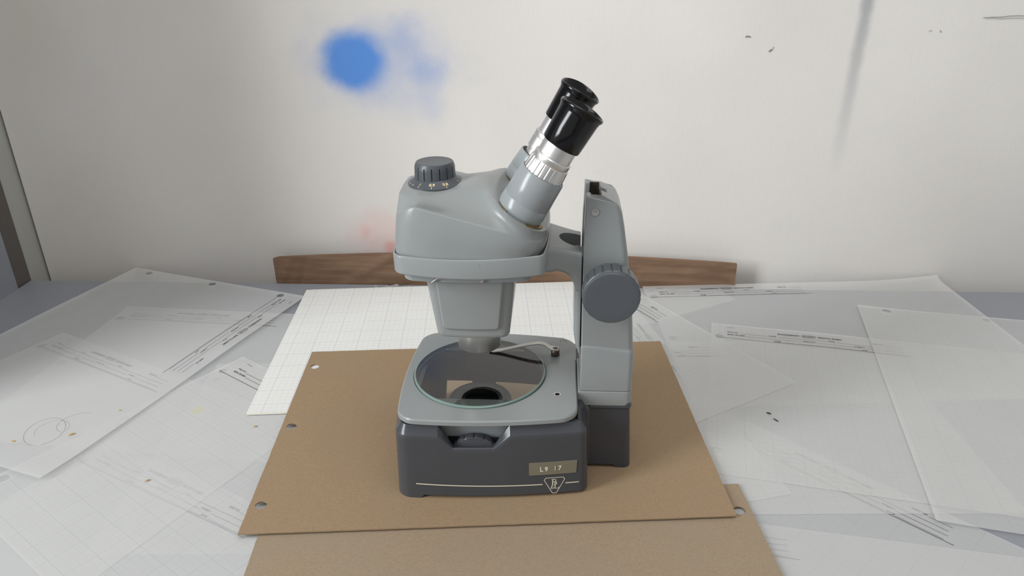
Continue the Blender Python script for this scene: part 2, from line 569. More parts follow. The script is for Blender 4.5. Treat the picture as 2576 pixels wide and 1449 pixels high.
# table: slab + apron + legs
TU, TN = WU, WN
TM = Matrix.Translation(P0) @ Matrix((TU, TN, Vector((0, 0, 1)))).transposed().to_4x4()
table = thing('table', 'long pale grey laminate table under the scattered papers', 'table', (0, 0, 0))
g = Geo(); g.box(-0.2475, 1.35, -0.75, 0.0, -0.028, 0.0)
o = bevel(g.obj('tabletop', M['table'], table), 0.0012); o.matrix_local = TM
for (x, y) in ((-0.20, -0.05), (1.30, -0.05), (-0.20, -0.70), (1.30, -0.70)):
    g = Geo(); g.box(x - 0.02, x + 0.02, y - 0.02, y + 0.02, -0.74, -0.028)
    o = g.obj('leg', M['steel_dark'], table); o.matrix_local = TM
floor = Geo(); floor.box(-3, 3, -3, 1.2, -0.80, -0.74)
M['floor'] = plain('grey_floor', (128, 124, 118), 0.7)
struct(floor.obj('floor', M['floor']), 'grey floor')

# brown cardboard strip standing behind the table, against the wall
def card_strip():
    n, m = 150, 16
    x0, x1 = -0.0010, 0.4420
    T = 0.0035
    fr, bk = [], []
    for i in range(n + 1):
        u = i / n; x = x0 + (x1 - x0) * u
        q = (u - 0.47) / 0.53
        top = 0.0295 - 0.0083 * abs(q) ** 2.2
        if u < 0.012: top -= 0.0012 * (1 - u / 0.012)
        for j in range(m + 1):
            z = -0.034 + (top + 0.034) * j / m
            d = 0.0008 * mnoise.noise((x * 25, z * 60, 1.0)) + 0.0004 * mnoise.noise((x * 90, z * 120, 4.0))
            # folded corner and diagonal creases
            for (cx, cz, sl, amp) in ((0.012, 0.012, 0.5, 0.0016), (0.028, 0.012, 0.35, -0.0014), (0.085, 0.008, 1.6, 0.0018), (0.100, 0.014, 1.4, 0.0012), (0.425, 0.014, -1.2, 0.0015)):
                l = (x - cx) - (z - cz) * sl
                d += amp * math.exp(-(l / 0.0022) ** 2)
            hx, hz = x - 0.347, z - 0.0125
            rr = math.hypot(hx / 1.9, hz)
            if rr < 0.0028: d -= 0.0022 * (1 - (rr / 0.0028) ** 2)
            fr.append((x, z, d)); bk.append((x, z, -T))
    v = fr + bk
    f = []
    W_ = m + 1
    off = len(fr)
    for i in range(n):
        for j in range(m):
            a, b, c, d = i * W_ + j, (i + 1) * W_ + j, (i + 1) * W_ + j + 1, i * W_ + j + 1
            f.append((a, b, c, d)); f.append((off + a, off + d, off + c, off + b))
        a, b = i * W_ + m, (i + 1) * W_ + m
        f.append((a, b, off + b, off + a))
        a, b = i * W_, (i + 1) * W_
        f.append((b, a, off + a, off + b))
    for j in range(m):
        a, b = j, j + 1
        f.append((a, b, off + b, off + a))
        a, b = n * W_ + j, n * W_ + j + 1
        f.append((b, a, off + a, off + b))
    o = build('cardboard_strip', v, f, M['cardboard'], None, 50)
    o.matrix_world = Matrix.Translation(P0 + WN * 0.008) @ Matrix((WU, Vector((0, 0, 1)), -WN)).transposed().to_4x4()
    tag(o, 'creased brown corrugated cardboard strip standing along the wall behind the table', 'cardboard')
card_strip()

# ------------------------------------------------------------------ papers
SW, SH = 0.2794, 0.2032          # 11 x 8 inch sheets
HOLES_V = (0.0231, 0.1016, 0.1801); HOLE_U = 0.0068; HOLE_R = 0.0034

def sheet_grid(nu=28, nv=20):
    us = sorted(set([0.013 + 0.0015 * q for q in range(8)] + [SW * i / nu for i in range(nu + 1) if SW * i / nu > 0.013] + [0.0, HOLE_U - 0.0045, HOLE_U + 0.0045]))
    vs_ = set([0.0, SH])
    for hv in HOLES_V: vs_ |= {hv - 0.0045, hv + 0.0045}
    for k in range(nv + 1):
        x = SH * k / nv
        if all(abs(x - hv) > 0.0075 for hv in HOLES_V): vs_.add(x)
    return us, sorted(vs_)

def make_sheet_geo(zf):
    us, vv = sheet_grid()
    g = Geo()
    idx = {}
    for i, u in enumerate(us):
        for j, v in enumerate(vv):
            idx[i, j] = len(g.v); g.v.append((u, -v, zf(u, v)))
    ih = us.index(HOLE_U - 0.0045)
    jh = [vv.index(h - 0.0045) for h in HOLES_V]
    for i in range(len(us) - 1):
        for j in range(len(vv) - 1):
            if i == ih and j in jh:
                hv = HOLES_V[jh.index(j)]
                N = 24
                outer, inner = [], []
                for k in range(N):
                    a = 2 * math.pi * k / N + math.pi / 4
                    c, s = math.cos(a), math.sin(a)
                    q = 0.0045 / max(abs(c), abs(s))
                    u, v = HOLE_U + q * c, hv - q * s
                    outer.append((u, -v, zf(u, v)))
                    u, v = HOLE_U + HOLE_R * c, hv - HOLE_R * s
                    inner.append((u, -v, zf(u, v)))
                g.loft([outer, inner], False, False)
            else:
                g.f.append((idx[i, j + 1], idx[i + 1, j + 1], idx[i + 1, j], idx[i, j]))
    return g

def header_geo(mapf):
    g = Geo()
    def tx(s, u0, u1, v, h, bold=False): text_box(g, s, u0, u1, -v, -v + h, mapf, bold)
    def ln(u0, u1, v, w=0.00028):
        n = max(2, int((u1 - u0) / 0.008))
        ribbon(g, [(u0 + (u1 - u0) * k / n, -v) for k in range(n + 1)], w, mapf)
    tx('EN-0018', 0.0130, 0.0185, 0.0060, 0.0010)
    tx('PROJ. NO.', 0.0131, 0.0222, 0.0145, 0.0017, True)
    ln(0.0235, 0.0458, 0.0147)
    tx('PLANT', 0.0462, 0.0520, 0.0145, 0.0016, True)
    ln(0.0530, 0.0915, 0.0147)
    tx('TITLE', 0.0918, 0.0967, 0.0145, 0.0016, True)
    ln(0.0975, 0.1468, 0.0147)
    tx('BLDG. OR AREA', 0.0133, 0.0273, 0.0187, 0.0017, True)
    ln(0.0282, 0.0718, 0.0189)
    tx('FUNCTION', 0.0725, 0.0816, 0.0187, 0.0016, True)
    ln(0.0825, 0.1108, 0.0189)
    tx('SUBJECT', 0.1112, 0.1190, 0.0187, 0.0016, True)
    ln(0.1198, 0.1477, 0.0189)
    tx('NAME', 0.0496, 0.0552, 0.0229, 0.0016, True)
    ln(0.0560, 0.1154, 0.0230)
    tx('DATE', 0.1158, 0.1203, 0.0229, 0.0016, True)
    ln(0.1210, 0.1470, 0.0230)
    ln(0.0030, 0.1526, 0.0240, 0.00042)
    tx('ENGINEERING', 0.0532, 0.0700, 0.0101, 0.0021, True)
    tx('SKETCH SHEET', 0.0844, 0.1029, 0.0101, 0.0021, True)
    tx('SHEET NO.', 0.1250, 0.1337, 0.0101, 0.0016, True)
    ln(0.1345, 0.1474, 0.0103)
    N = 36
    ribbon(g, [(0.0772 + 0.0056 * math.cos(2 * math.pi * k / N), -0.0091 + 0.0021 * math.sin(2 * math.pi * k / N)) for k in range(N)], 0.00040, mapf, True)
    tx('DU PONT', 0.0730, 0.0814, 0.0101, 0.0020, True)
    return g

def wall_fold(P, z):
    """a sheet corner that meets the wall bends up along it"""
    d = (P - PW).dot(WN)              # >0 is behind the wall
    R_ = 0.006; st = -0.002 - R_
    if d <= st: return P, z
    t = d - st
    if t < R_ * math.pi / 2:
        a = t / R_
        nd = st + R_ * math.sin(a); dz = R_ * (1 - math.cos(a))
    else:
        nd = st + R_; dz = R_ + (t - R_ * math.pi / 2)
    return P + WN * (nd - d), z + dz

def edge_fold(P, z):
    """a sheet reaching past the table's back edge hangs down in the gap before the wall"""
    d = (P - P0).dot(WN)
    R_ = 0.0012; st = 0.0005
    if d <= st: return P, z
    t = d - st
    if t < R_ * math.pi / 2:
        a = t / R_
        return P + WN * (st + R_ * math.sin(a) - d), z - R_ * (1 - math.cos(a))
    return P + WN * (st + R_ - d), z - R_ - (t - R_ * math.pi / 2)

def make_sheet(name, label, tl, ang, z, mat, header=True, bend=None, fold=None):
    """tl: printed top left corner on the table; ang: direction of the printed lines"""
    a = rad(ang)
    U = Vector((math.cos(a), math.sin(a), 0)); V = Vector((-math.sin(a), math.cos(a), 0))
    root = thing(name, label, 'paper', (tl[0], tl[1], z), a, 'vellum sketch sheets spread over the table')
    zf = (lambda u, v: bend(u, v)) if bend else (lambda u, v: 0.0)
    g = make_sheet_geo(zf)
    hg = header_geo(lambda x, y: (x, y, zf(x, -y) + 0.00005)) if header else None
    if fold:
        def fx(p):
            P = Vector((tl[0], tl[1], 0)) + U * p[0] + V * p[1]
            Q, zz = fold(P, p[2])
            D = Q - Vector((tl[0], tl[1], 0))
            return (D.dot(U), D.dot(V), zz)
        g.v = [fx(p) for p in g.v]
        if hg: hg.v = [fx(p) for p in hg.v]
    g.obj('leaf', mat, root, 60)
    if hg: hg.obj('printed_header', M['ink'], root)
    return root

ZS = 0.0002
GRIDK = {1: 0.3, 2: 0.75, 3: 0.1, 4: 0.15, 5: 0.75, 6: 0.10, 7: 0.1, 8: 0.6, 9: 0.4, 10: 0.5, 11: 0.18, 12: 0.4, 13: 0.5, 14: 0.35, 15: 0.45}
def vm(k, **kw): return vellum('vellum_sheet_%d' % k, phase=(0.003 * k, 0.0021 * k), gridk=GRIDK[k], **kw)

make_sheet('sketch_sheet', 'vellum sheet mostly hidden under the graph pad, its straight edge showing left of it', (-0.2150, 0.0885), -1.0, ZS * 1, vm(1), False)
make_sheet('sketch_sheet', 'vellum sheet lying lower left, its blurred header showing through the sheet above it', (-0.2556, -0.0087), -29.3, ZS * 2, vm(2))
make_sheet('sketch_sheet', 'vellum sheet under the topmost left sheet, header line ends poking out by the pad', (-0.3336, 0.1951), -8.0, ZS * 3, vm(3))
make_sheet('sketch_sheet', 'vellum sheet at far left, its faint header seen through the sheet above', (-0.3665, 0.1450), -30.0, ZS * 4, vm(4))
make_sheet('sketch_sheet', 'vellum sheet in the left foreground with a yellow stain, its printed corner beside the pad', (-0.1977, 0.0980), -37.3, ZS * 5,
           vm(5, stain=((0.0382, 0.0654, 0.0062, (222, 218, 160), 0.55),)))
def bendL(u, v):
    c = 0.2 * max(0.0, (v - 0.14) / 0.063) * max(0.0, 1 - u / 0.10)
    e = max(0.0, (u - 0.245) / 0.034)
    return 0.0015 + 0.020 * c ** 2 + 0.0016 * e ** 2 + 0.0008 * math.sin(u * 18) ** 2
sheetL = make_sheet('sketch_sheet', 'topmost vellum sheet on the left, three punched holes towards the wall and slanting header', (-0.1735, 0.2055), -111.3, ZS * 6,
           vm(6, stain=((0.0044, 0.0662, 0.0016, (186, 140, 80), 0.7),)), True, bendL)
# faint pencil loops drawn on that sheet
g = Geo()
def pmap(x, y): return (x, y, bendL(x, -y) + 0.00012)
def arc(cu, cv, ru, rv, rot, a0, a1, n=40):
    out = []
    for k in range(n + 1):
        q = rad(a0 + (a1 - a0) * k / n)
        x, y = ru * math.cos(q), rv * math.sin(q)
        out.append((cu + x * math.cos(rot) - y * math.sin(rot), -(cv) + x * math.sin(rot) + y * math.cos(rot)))
    return out
ribbon(g, arc(0.2405, 0.0425, 0.0165, 0.0125, 0.75, 0, 335), 0.00018, pmap)
ribbon(g, arc(0.2370, 0.0400, 0.0105, 0.0105, 0.6, 60, 300), 0.00012, pmap)
ribbon(g, arc(0.2250, 0.0300, 0.0120, 0.0130, 0.7, 150, 320), 0.00014, pmap)
g.obj('pencil_loop', M['pencil'], sheetL)

make_sheet('sketch_sheet', 'vellum sheet behind the graph pad, showing one punched hole and a slanted line', (-0.1200, 0.2420), 27.0, ZS * 0.5, vm(7), True, None, edge_fold)
make_sheet('sketch_sheet', 'vellum sheet in the right foreground, four short header lines beside the lower chipboard', (0.0243, -0.0713), -12.3, ZS * 1, vm(8))
make_sheet('sketch_sheet', 'vellum sheet at lower right with steep header reading sketch sheet', (0.1677, 0.0084), -46.8, ZS * 2, vm(9))
make_sheet('sketch_sheet', 'vellum sheet whose level near edge crosses the lower right papers', (0.0340, 0.1130), -1.1, ZS * 3, vm(10))
make_sheet('sketch_sheet', 'vellum sheet squarely against the wall at right, header along its back edge', (0.1410, 0.2190), 1.0, ZS * 2, vm(11), True,
           lambda u, v: 0.002 * max(0.0, (u - 0.2) / 0.08) ** 2, wall_fold)
make_sheet('sketch_sheet', 'steeply turned vellum sheet running from behind the column under the chipboard', (0.1220, 0.1968), -77.6, ZS * 4, vm(12))
make_sheet('sketch_sheet', 'vellum sheet in the middle right with the sharpest complete header', (0.1874, 0.1419), -14.9, ZS * 5, vm(13), True,
           lambda u, v: 0.0008 * math.exp(-((u - 0.09) / 0.03) ** 2) * max(0, 1 - v / 0.1))
make_sheet('sketch_sheet', 'vellum sheet pointing its bare corner right, beside the chipboard', (0.0877, 0.2879), -60.3, ZS * 6, vm(14), True, None, edge_fold)
make_sheet('sketch_sheet', 'topmost vellum sheet at far right, two punched holes along its back edge', (0.5192, 0.1185), -104.3, ZS * 7, vm(15), True,
           lambda u, v: 0.0012 * max(0.0, (v - 0.15) / 0.053) ** 2)

# graph pad
pad = thing('graph_pad', 'thick white graph paper pad with a blue grid under the chipboard', 'notepad', (-0.1692, 0.0148, 0.0016), rad(1.8))
PT_ = 0.0017
g = Geo(); g.box(0, SW, 0, SH, 0, PT_ - 0.0001)
g.obj('page_block', M['pad_edge'], pad)
for k, (dx, dy) in enumerate(((0.0006, 0.0004), (-0.0004, 0.0008), (0.0003, -0.0003))):
    g = Geo(); g.box(dx, SW + dx, dy, SH + dy, PT_ * (0.25 + 0.25 * k), PT_ * (0.25 + 0.25 * k) + 0.00012)
    g.obj('page', M['pad_edge'], pad)
g = Geo()
pg = fillet([(0, 0), (SW, 0), (SW, SH), (0, SH)], [0.001, 0.001, 0.006, 0.006], 6)
g.loft([[(x, y, PT_) for x, y in pg], [(x, y, PT_ + 0.00015) for x, y in pg]])
g.obj('top_page', M['pad'], pad)

# chipboard backing sheets with three punched holes
def board(name, label, center, ang, z, mat, flip=False, thick=0.0008):
    root = thing(name, label, 'chipboard', (center[0], center[1], z), rad(ang))
    cu = bpy.data.curves.new('b', 'CURVE'); cu.dimensions = '2D'; cu.fill_mode = 'BOTH'
    cu.extrude = thick / 2
    def spl(pts):
        s = cu.splines.new('POLY'); s.points.add(len(pts) - 1); s.use_cyclic_u = True
        for p, q in zip(s.points, pts): p.co = (q[0], q[1], 0, 1)
    sg = -1 if flip else 1
    random.seed(11 if flip else 7)
    out = []
    cs = [(-SW / 2, -SH / 2), (SW / 2, -SH / 2), (SW / 2, SH / 2), (-SW / 2, SH / 2)]
    for i in range(4):
        a, b = cs[i], cs[(i + 1) % 4]
        for k in range(40):
            t = k / 40
            j = random.uniform(-0.00012, 0.00012) if k else 0
            out.append((a[0] + (b[0] - a[0]) * t + j, a[1] + (b[1] - a[1]) * t + j))
    spl(out)
    for hv in HOLES_V:
        spl([(sg * (-SW / 2 + HOLE_U + HOLE_R * math.cos(2 * math.pi * k / 28)), sg * (SH / 2 - hv + HOLE_R * math.sin(2 * math.pi * k / 28))) for k in range(28)])
    ob = bpy.data.objects.new('b', cu); col.objects.link(ob)
    dg = bpy.context.evaluated_depsgraph_get()
    me = bpy.data.meshes.new_from_object(ob.evaluated_get(dg))
    bpy.data.objects.remove(ob)
    me.name = 'panel'
    me.materials.clear(); me.materials.append(mat); me.materials.append(M['board_edge'])
    for p in me.polygons:
        p.use_smooth = False
        p.material_index = 0 if abs(p.normal.z) > 0.5 else 1
    o = bpy.data.objects.new('panel', me); col.objects.link(o); o.parent = root
    o.location = (0, 0, thick / 2)
    return root
board('chipboard_sheet', 'greyish brown punched chipboard sheet lying lowest, at the front edge', (0.0168, -0.1754), 2.5, 0.0016, M['board_grey'], True)
board('chipboard_sheet', 'brown punched chipboard sheet directly under the microscope', (0.0, 0.0, 0), 1.6, 0.0037, M['board'])

# crumbs and lint
def crumb(name, label, x, y, z, s, mat, seed, cat, group=None, stretch=1.0, rz=0.0):
    random.seed(seed)
    bm = bmesh.new()
    bmesh.ops.create_icosphere(bm, subdivisions=2, radius=1.0)
    for v in bm.verts:
        k = 1 + 0.45 * mnoise.noise(v.co * 1.7 + Vector((seed, 0, 0)))
        v.co = Vector((v.co.x * s * stretch * k, v.co.y * s * 0.7 * k, v.co.z * s * 0.45 * k + s * 0.45))
    me = bpy.data.meshes.new(name); bm.to_mesh(me); bm.free()
    me.materials.append(mat)
    o = bpy.data.objects.new(name, me); col.objects.link(o)
    o.location = (x, y, z); o.rotation_euler = (0, 0, rz)
    return tag(o, label, cat, group)
crumb('crumb', 'tan crumb at the left frame edge on the topmost left sheet', -0.3154, -0.0143, 0.0030, 0.0013, M['crumb'], 1, 'crumb', 'crumbs on the papers', 1.4)
crumb('crumb', 'tan crumb inside the pencil loops on the left sheet', -0.2799, -0.0074, 0.0030, 0.0014, M['crumb'], 2, 'crumb', 'crumbs on the papers', 1.6, 0.6)
crumb('crumb', 'tan crumb near the right edge of the left sheet, above the loops', -0.2607, 0.0212, 0.0028, 0.0008, M['crumb'], 3, 'crumb', 'crumbs on the papers', 1.5)
crumb('crumb', 'tan crumb on the blurred header in the left foreground', -0.2096, -0.0540, 0.0010, 0.0009, M['crumb'], 4, 'crumb', 'crumbs on the papers', 1.6, 0.5)
crumb('crumb', 'pale brown crumb between graph pad corner and chipboard edge', -0.1596, 0.0014, 0.0010, 0.0011, M['crumb'], 5, 'crumb', 'crumbs on the papers')
crumb('lint', 'short dark lint fibre on the right papers, upper one', 0.1937, 0.0064, 0.0011, 0.0009, M['lint'], 6, 'lint', 'lint on the papers', 2.0, -0.6)
crumb('lint', 'short dark lint fibre on the right papers, lower one', 0.1960, -0.0017, 0.0011, 0.0007, M['lint'], 7, 'lint', 'lint on the papers', 3.0, -1.0)

# ------------------------------------------------------------------ microscope
Z0 = 0.0045
scope = thing('stereo_microscope', 'old grey stereo microscope with black eyecups standing on brown chipboard', 'microscope',
              (0.0, -0.0270, Z0), rad(-3.9))
def P3(a, w, z): return (a, w, z - Z0)
def ring_at(pts, z): return [P3(x, y, z) for x, y in pts]

# ---- dark base
def base_hb(a): return 0.0532 + (a + 0.0475) * (0.0450 - 0.0532) / 0.111 + 0.0034 * (1 - ((a - 0.009) / 0.0555) ** 2)
def base_w(a, z): return -(base_hb(a) - 0.0012 * (z - 0.0045) / 0.0415)
NB = (-0.0222, -0.0140, 0.0095, 0.0190)
FT = (-0.0340, -0.0322, 0.0560, 0.0575)
poly = [(-0.0475, -0.0532), (0.0635, -0.0450), (0.0635, -0.0206), (0.0905, -0.0206), (0.0905, 0.0206), (0.0635, 0.0206), (0.0635, 0.0450), (-0.0475, 0.0532)]
poly = fillet(poly, [0.007, 0.005, 0.002, 0.0045, 0.0045, 0.002, 0.005, 0.007], 8)
poly = densify(poly, 0.0025, NB + FT + (0.0800, 0.0815))
def bwarp(p):
    a, w = p
    if abs(w) > 0.03 and a < 0.0635:
        w += math.copysign(0.0034 * max(0.0, 1 - ((a - 0.009) / 0.0555) ** 2), w)
    if a < -0.035:
        a -= 0.0045 * max(0.0, 1 - (w / 0.053) ** 2) * min(1.0, (-0.035 - a) / 0.010)
    return (a, w)
poly = [bwarp(p) for p in poly]
def lerp(a, b, t): return a + (b - a) * t
def seg(x, x0, x1): return min(1.0, max(0.0, (x - x0) / (x1 - x0)))
def notch(a, w):
    if w > -0.03: return 0.0
    return min(seg(a, NB[0], NB[1]), 1 - seg(a, NB[2], NB[3]))
def zbot(a, w):
    if w < -0.03:
        return 0.0045 + 0.0024 * min(seg(a, FT[0], FT[1]), 1)
    if w > 0.03:
        return 0.0045 + 0.0175 * min(seg(a, FT[0], FT[1]), 1 - seg(a, FT[2], FT[3]))
    if a > 0.064 and abs(w) > 0.015:
        return 0.0045 + 0.0022 * (1 - seg(a, 0.0800, 0.0815))
    return 0.0045
rings = []
for (ins, z, zn) in ((0, None, None), (0.00115, 0.0448, 0.0361), (0.0012, 0.0462, 0.0375), (0.0016, 0.0476, 0.0388), (0.0022, 0.0483, 0.0394), (0.0046, 0.0530, 0.0384), (0.0064, 0.0530, 0.0378), (0.0058, None, None)):
    q = inset(poly, ins)
    bins, bz = {0.00115: (0.0018, 0.0448), 0.0012: (0.0018, 0.0462), 0.0016: (0.0009, 0.0474), 0.0022: (0.0010, 0.0480), 0.0046: (0.0014, 0.0518)}.get(ins, (ins, z))
    qb = inset(poly, bins)
    r = []
    for (p0, p, pb) in zip(poly, q, qb):
        if p0[0] > 0.0650 and z is not None and ins < 0.006:
            r.append(P3(pb[0], pb[1], bz - (0.0016 * seg(p0[0], 0.065, 0.09) if ins == 0.0046 else 0)))
            continue
        zz = zbot(*p0) + (0.0002 if ins else 0) if z is None else lerp(z, zn, notch(*p0))
        r.append(P3(p[0], p[1], zz))
    rings.append(r)
g = Geo(); g.loft(rings, closed_loop=True)
base = g.obj('base', M['dark_paint'], scope, 24)
fix_normals(base)

# prints on the base's near side
def on_base(a, z, e=0.0001): return P3(a, base_w(a, z) - e, z)
g = Geo(); n = 40
for (a0, a1) in ((-0.0364, 0.0372), (0.0504, 0.0582)):
    ribbon(g, [(lerp(a0, a1, k / n), 0.0133 + (0.0014 * (1 - k / n) ** 2 if a0 < 0 else 0)) for k in range(n + 1)], 0.00062, on_base)
g.obj('cream_stripe', M['print_cream'], base)
g = Geo()
tri = [(0.0381, 0.0162), (0.0390, 0.0176), (0.0491, 0.0176), (0.0500, 0.0162), (0.0452, 0.0067), (0.0429, 0.0067)]
ribbon(g, tri, 0.00034, on_base, True)
B0, Bz0, Bz1 = 0.0430, 0.0124, 0.0164
ribbon(g, [(B0, Bz0), (B0, Bz1)], 0.00052, on_base)
ribbon(g, [(B0 - 0.0006, Bz1), (B0 + 0.0007, Bz1)], 0.0003, on_base)
ribbon(g, [(B0 - 0.0006, Bz0), (B0 + 0.0007, Bz0)], 0.0003, on_base)
ribbon(g, [(B0, Bz1)] + [(B0 + 0.0011 + 0.0008 * math.cos(rad(t)), 0.01555 + 0.00085 * math.sin(rad(t))) for t in range(90, -91, -20)] + [(B0, 0.0147)], 0.00038, on_base)
ribbon(g, [(B0, 0.0147)] + [(B0 + 0.0013 + 0.0011 * math.cos(rad(t)), 0.0136 + 0.0011 * math.sin(rad(t))) for t in range(90, -61, -15)], 0.00040, on_base)
L0 = 0.0444
ribbon(g, [(L0, 0.0139), (L0, 0.0100)], 0.0005, lambda a, z: on_base(a, z, 0.00014))
ribbon(g, [(L0 - 0.0006, 0.0139), (L0 + 0.0006, 0.0139)], 0.0003, on_base)
ribbon(g, [(L0 - 0.0006, 0.0100), (L0 + 0.0021, 0.0100), (L0 + 0.0022, 0.0109)], 0.0003, on_base)
ribbon(g, [(L0 - 0.0012, 0.0117), (L0 - 0.0020, 0.0117), (L0 - 0.0021, 0.0112), (L0 - 0.0014, 0.0110), (L0 - 0.0023, 0.0107), (L0 - 0.0024, 0.0101), (L0 - 0.0017, 0.0098), (L0 - 0.0011, 0.0101), (L0 - 0.0009, 0.0107)], 0.00030, on_base)
g.obj('maker_emblem', M['print_cream'], base)
# embossed label tape
g = Geo(); n = 24
top = [(lerp(0.0293, 0.0570, k / n), 0.0288) for k in range(n + 1)]
bot = [(lerp(0.0293, 0.0566, k / n), 0.0203) for k in range(n + 1)]
loop = bot + top[::-1]
fr = [on_base(a, z, 0.00045) for a, z in loop]
bk = [on_base(a, z, 0.00002) for a, z in loop]
g.v = fr + bk
N = len(loop)
for k in range(n): g.f.append((k, k + 1, N - 2 - k, N - 1 - k))
for k in range(N): g.f.append((k, N + k, N + (k + 1) % N, (k + 1) % N))
lab = g.obj('label_tape', M['olive'], base); fix_normals(lab)
lab['label'] = 'olive embossed label tape'
g = Geo()
for ch, a0, a1, z0, z1 in (('L', 0.0357, 0.0375, 0.0227, 0.0260), ('9', 0.0384, 0.0403, 0.0227, 0.0260), ('I', 0.0442, 0.0446, 0.0230, 0.0262), ('7', 0.0462, 0.0482, 0.0230, 0.0262)):
    text_box(g, ch, a0, a1, z0, z1, lambda a, z: on_base(a, z, 0.00062), True)
g.obj('embossed_text', M['emboss_white'], lab)

# ---- stage plate
def sp_warp(p):
    a, w = p
    if abs(w) > 0.03: w += math.copysign(0.0042 * max(0.0, 1 - ((a - 0.003) / 0.052) ** 2), w)
    if a < -0.034: a -= 0.0038 * max(0.0, 1 - (w / 0.05) ** 2) * min(1, (-0.034 - a) / 0.01)
    return (a, w)
plate = fillet([(-0.0450, -0.0500), (0.0568, -0.0452), (0.0568, 0.0452), (-0.0450, 0.0500)], [0.0085, 0.0100, 0.0100, 0.0085], 10)
plate = [sp_warp(p) for p in densify(plate, 0.002)]
GC = (-0.0029, 0.0010); GR = 0.0405
def ray_r(pl, ang):
    c, s = math.cos(ang), math.sin(ang); best = 0
    for i in range(len(pl)):
        x1, y1 = pl[i][0] - GC[0], pl[i][1] - GC[1]
        x2, y2 = pl[(i + 1) % len(pl)][0] - GC[0], pl[(i + 1) % len(pl)][1] - GC[1]
        d1 = x1 * s - y1 * c; d2 = x2 * s - y2 * c
        if (d1 <= 0 < d2) or (d2 <= 0 < d1):
            t = d1 / (d1 - d2)
            r = (x1 + (x2 - x1) * t) * c + (y1 + (y2 - y1) * t) * s
            best = max(best, r)
    return best
NA = 220
angs = [2 * math.pi * k / NA for k in range(NA)]
def pol(rf, z): return [P3(GC[0] + rf(a) * math.cos(a), GC[1] + rf(a) * math.sin(a), z) for a in angs]
pr_ = [ray_r(plate, a) for a in angs]
pR = dict(zip(angs, pr_))
def opening(a):
    r = 0.0385
    s = math.sin(a)
    lim = 0.0285
    return min(r, lim / abs(s)) if abs(s) > 1e-6 else r
ZT = 0.0582
g = Geo()
g.loft([pol(lambda a: pR[a] - 0.0008, 0.0545), pol(lambda a: pR[a], 0.0551), pol(lambda a: pR[a], ZT - 0.0008), pol(lambda a: pR[a] - 0.0008, ZT),
        pol(lambda a: GR + 0.0006, ZT), pol(lambda a: GR + 0.0005, 0.0568), pol(opening, 0.0568), pol(lambda a: opening(a) + 0.0006, 0.0530),
        pol(lambda a: opening(a) + 0.0018, 0.0500), pol(lambda a: max(opening(a) + 0.002, pR[a] - 0.0105), 0.0500), pol(lambda a: pR[a] - 0.0105, 0.0545)], closed_loop=True)
stage = fix_normals(g.obj('stage_plate', M['grey_paint'], scope, 35))
# light grey skirt hanging under the plate behind the notch
g = Geo()
g.loft([pol(lambda a: pR[a] - 0.0098, 0.0546), pol(lambda a: pR[a] - 0.0105, 0.0400), pol(lambda a: pR[a] - 0.0120, 0.0395), pol(lambda a: pR[a] - 0.0120, 0.0546)], closed_loop=True)
sk = g.obj('stage_skirt', M['grey_paint_clean'], stage, 35); fix_normals(sk)
# keep only the near side of the skirt (the far side opens to the light)
bm = bmesh.new(); bm.from_mesh(sk.data)
bmesh.ops.delete(bm, geom=[v for v in bm.verts if v.co.y > -0.035 or v.co.x < -0.028 or v.co.x > 0.022], context='VERTS')
bm.to_mesh(sk.data); bm.free()
# stamped letters and small screw hole in the plate
g = Geo()
sm = lambda x, y: P3(x, y, ZT + 0.00004)
ribbon(g, [(0.0468, 0.0400), (0.0468, 0.0430), (0.0505, 0.0430), (0.0505, 0.0400)], 0.00022, sm)
ribbon(g, [(0.0487, 0.0430), (0.0487, 0.0412)], 0.00022, sm)
ribbon(g, [(0.0470, 0.0462), (0.0498, 0.0462)], 0.00020, sm)
ribbon(g, [(0.0484, 0.0450), (0.0484, 0.0468)], 0.00020, sm)
g.obj('stamped_mark', M['groove'], stage)
g = Geo(); g.lathe([(0, 0.0020), (0.00012, 0.0022), (0.00016, 0.0019), (0.00006, 0.0014)], 28, P3(0.0451, -0.0227, ZT), cap0=True, cap1=False)
h = g.obj('screw_hole', M['aluminium'], stage, 40)
g = Geo(); g.lathe([(0.00008, 0.0015), (0.00010, 0.0014)], 24, P3(0.0451, -0.0227, ZT))
g.obj('bore', M['black_matte'], h)
for sgn in (-1, 1):
    g = Geo(); g.lathe([(0, 0.0011), (0.0003, 0.0011), (0.0004, 0.0008)], 16, P3(GC[0] + sgn * 0.0250, GC[1] + 0.0300, 0.0568))
    g.obj('rest_pad', M['aluminium'], stage, 40)

# ---- glass disc
g = Geo(); g.lathe([(0.0569, GR), (0.0573, GR + 0.0002), (0.0590, GR + 0.0002), (0.0595, GR - 0.0004), (0.0595, GR - 0.0009)], 128, P3(GC[0], GC[1], 0), cap0=False, cap1=False)
ge = g.obj('glass_disc', M['glass_edge'], stage, 40)
g = Geo(); g.lathe([(0.0595, GR - 0.0009), (0.0595, 0.02), (0.0595, 0.0001)], 128, P3(GC[0], GC[1], 0), cap0=False, cap1=True)
g.obj('glass_face', M['glass'], ge)

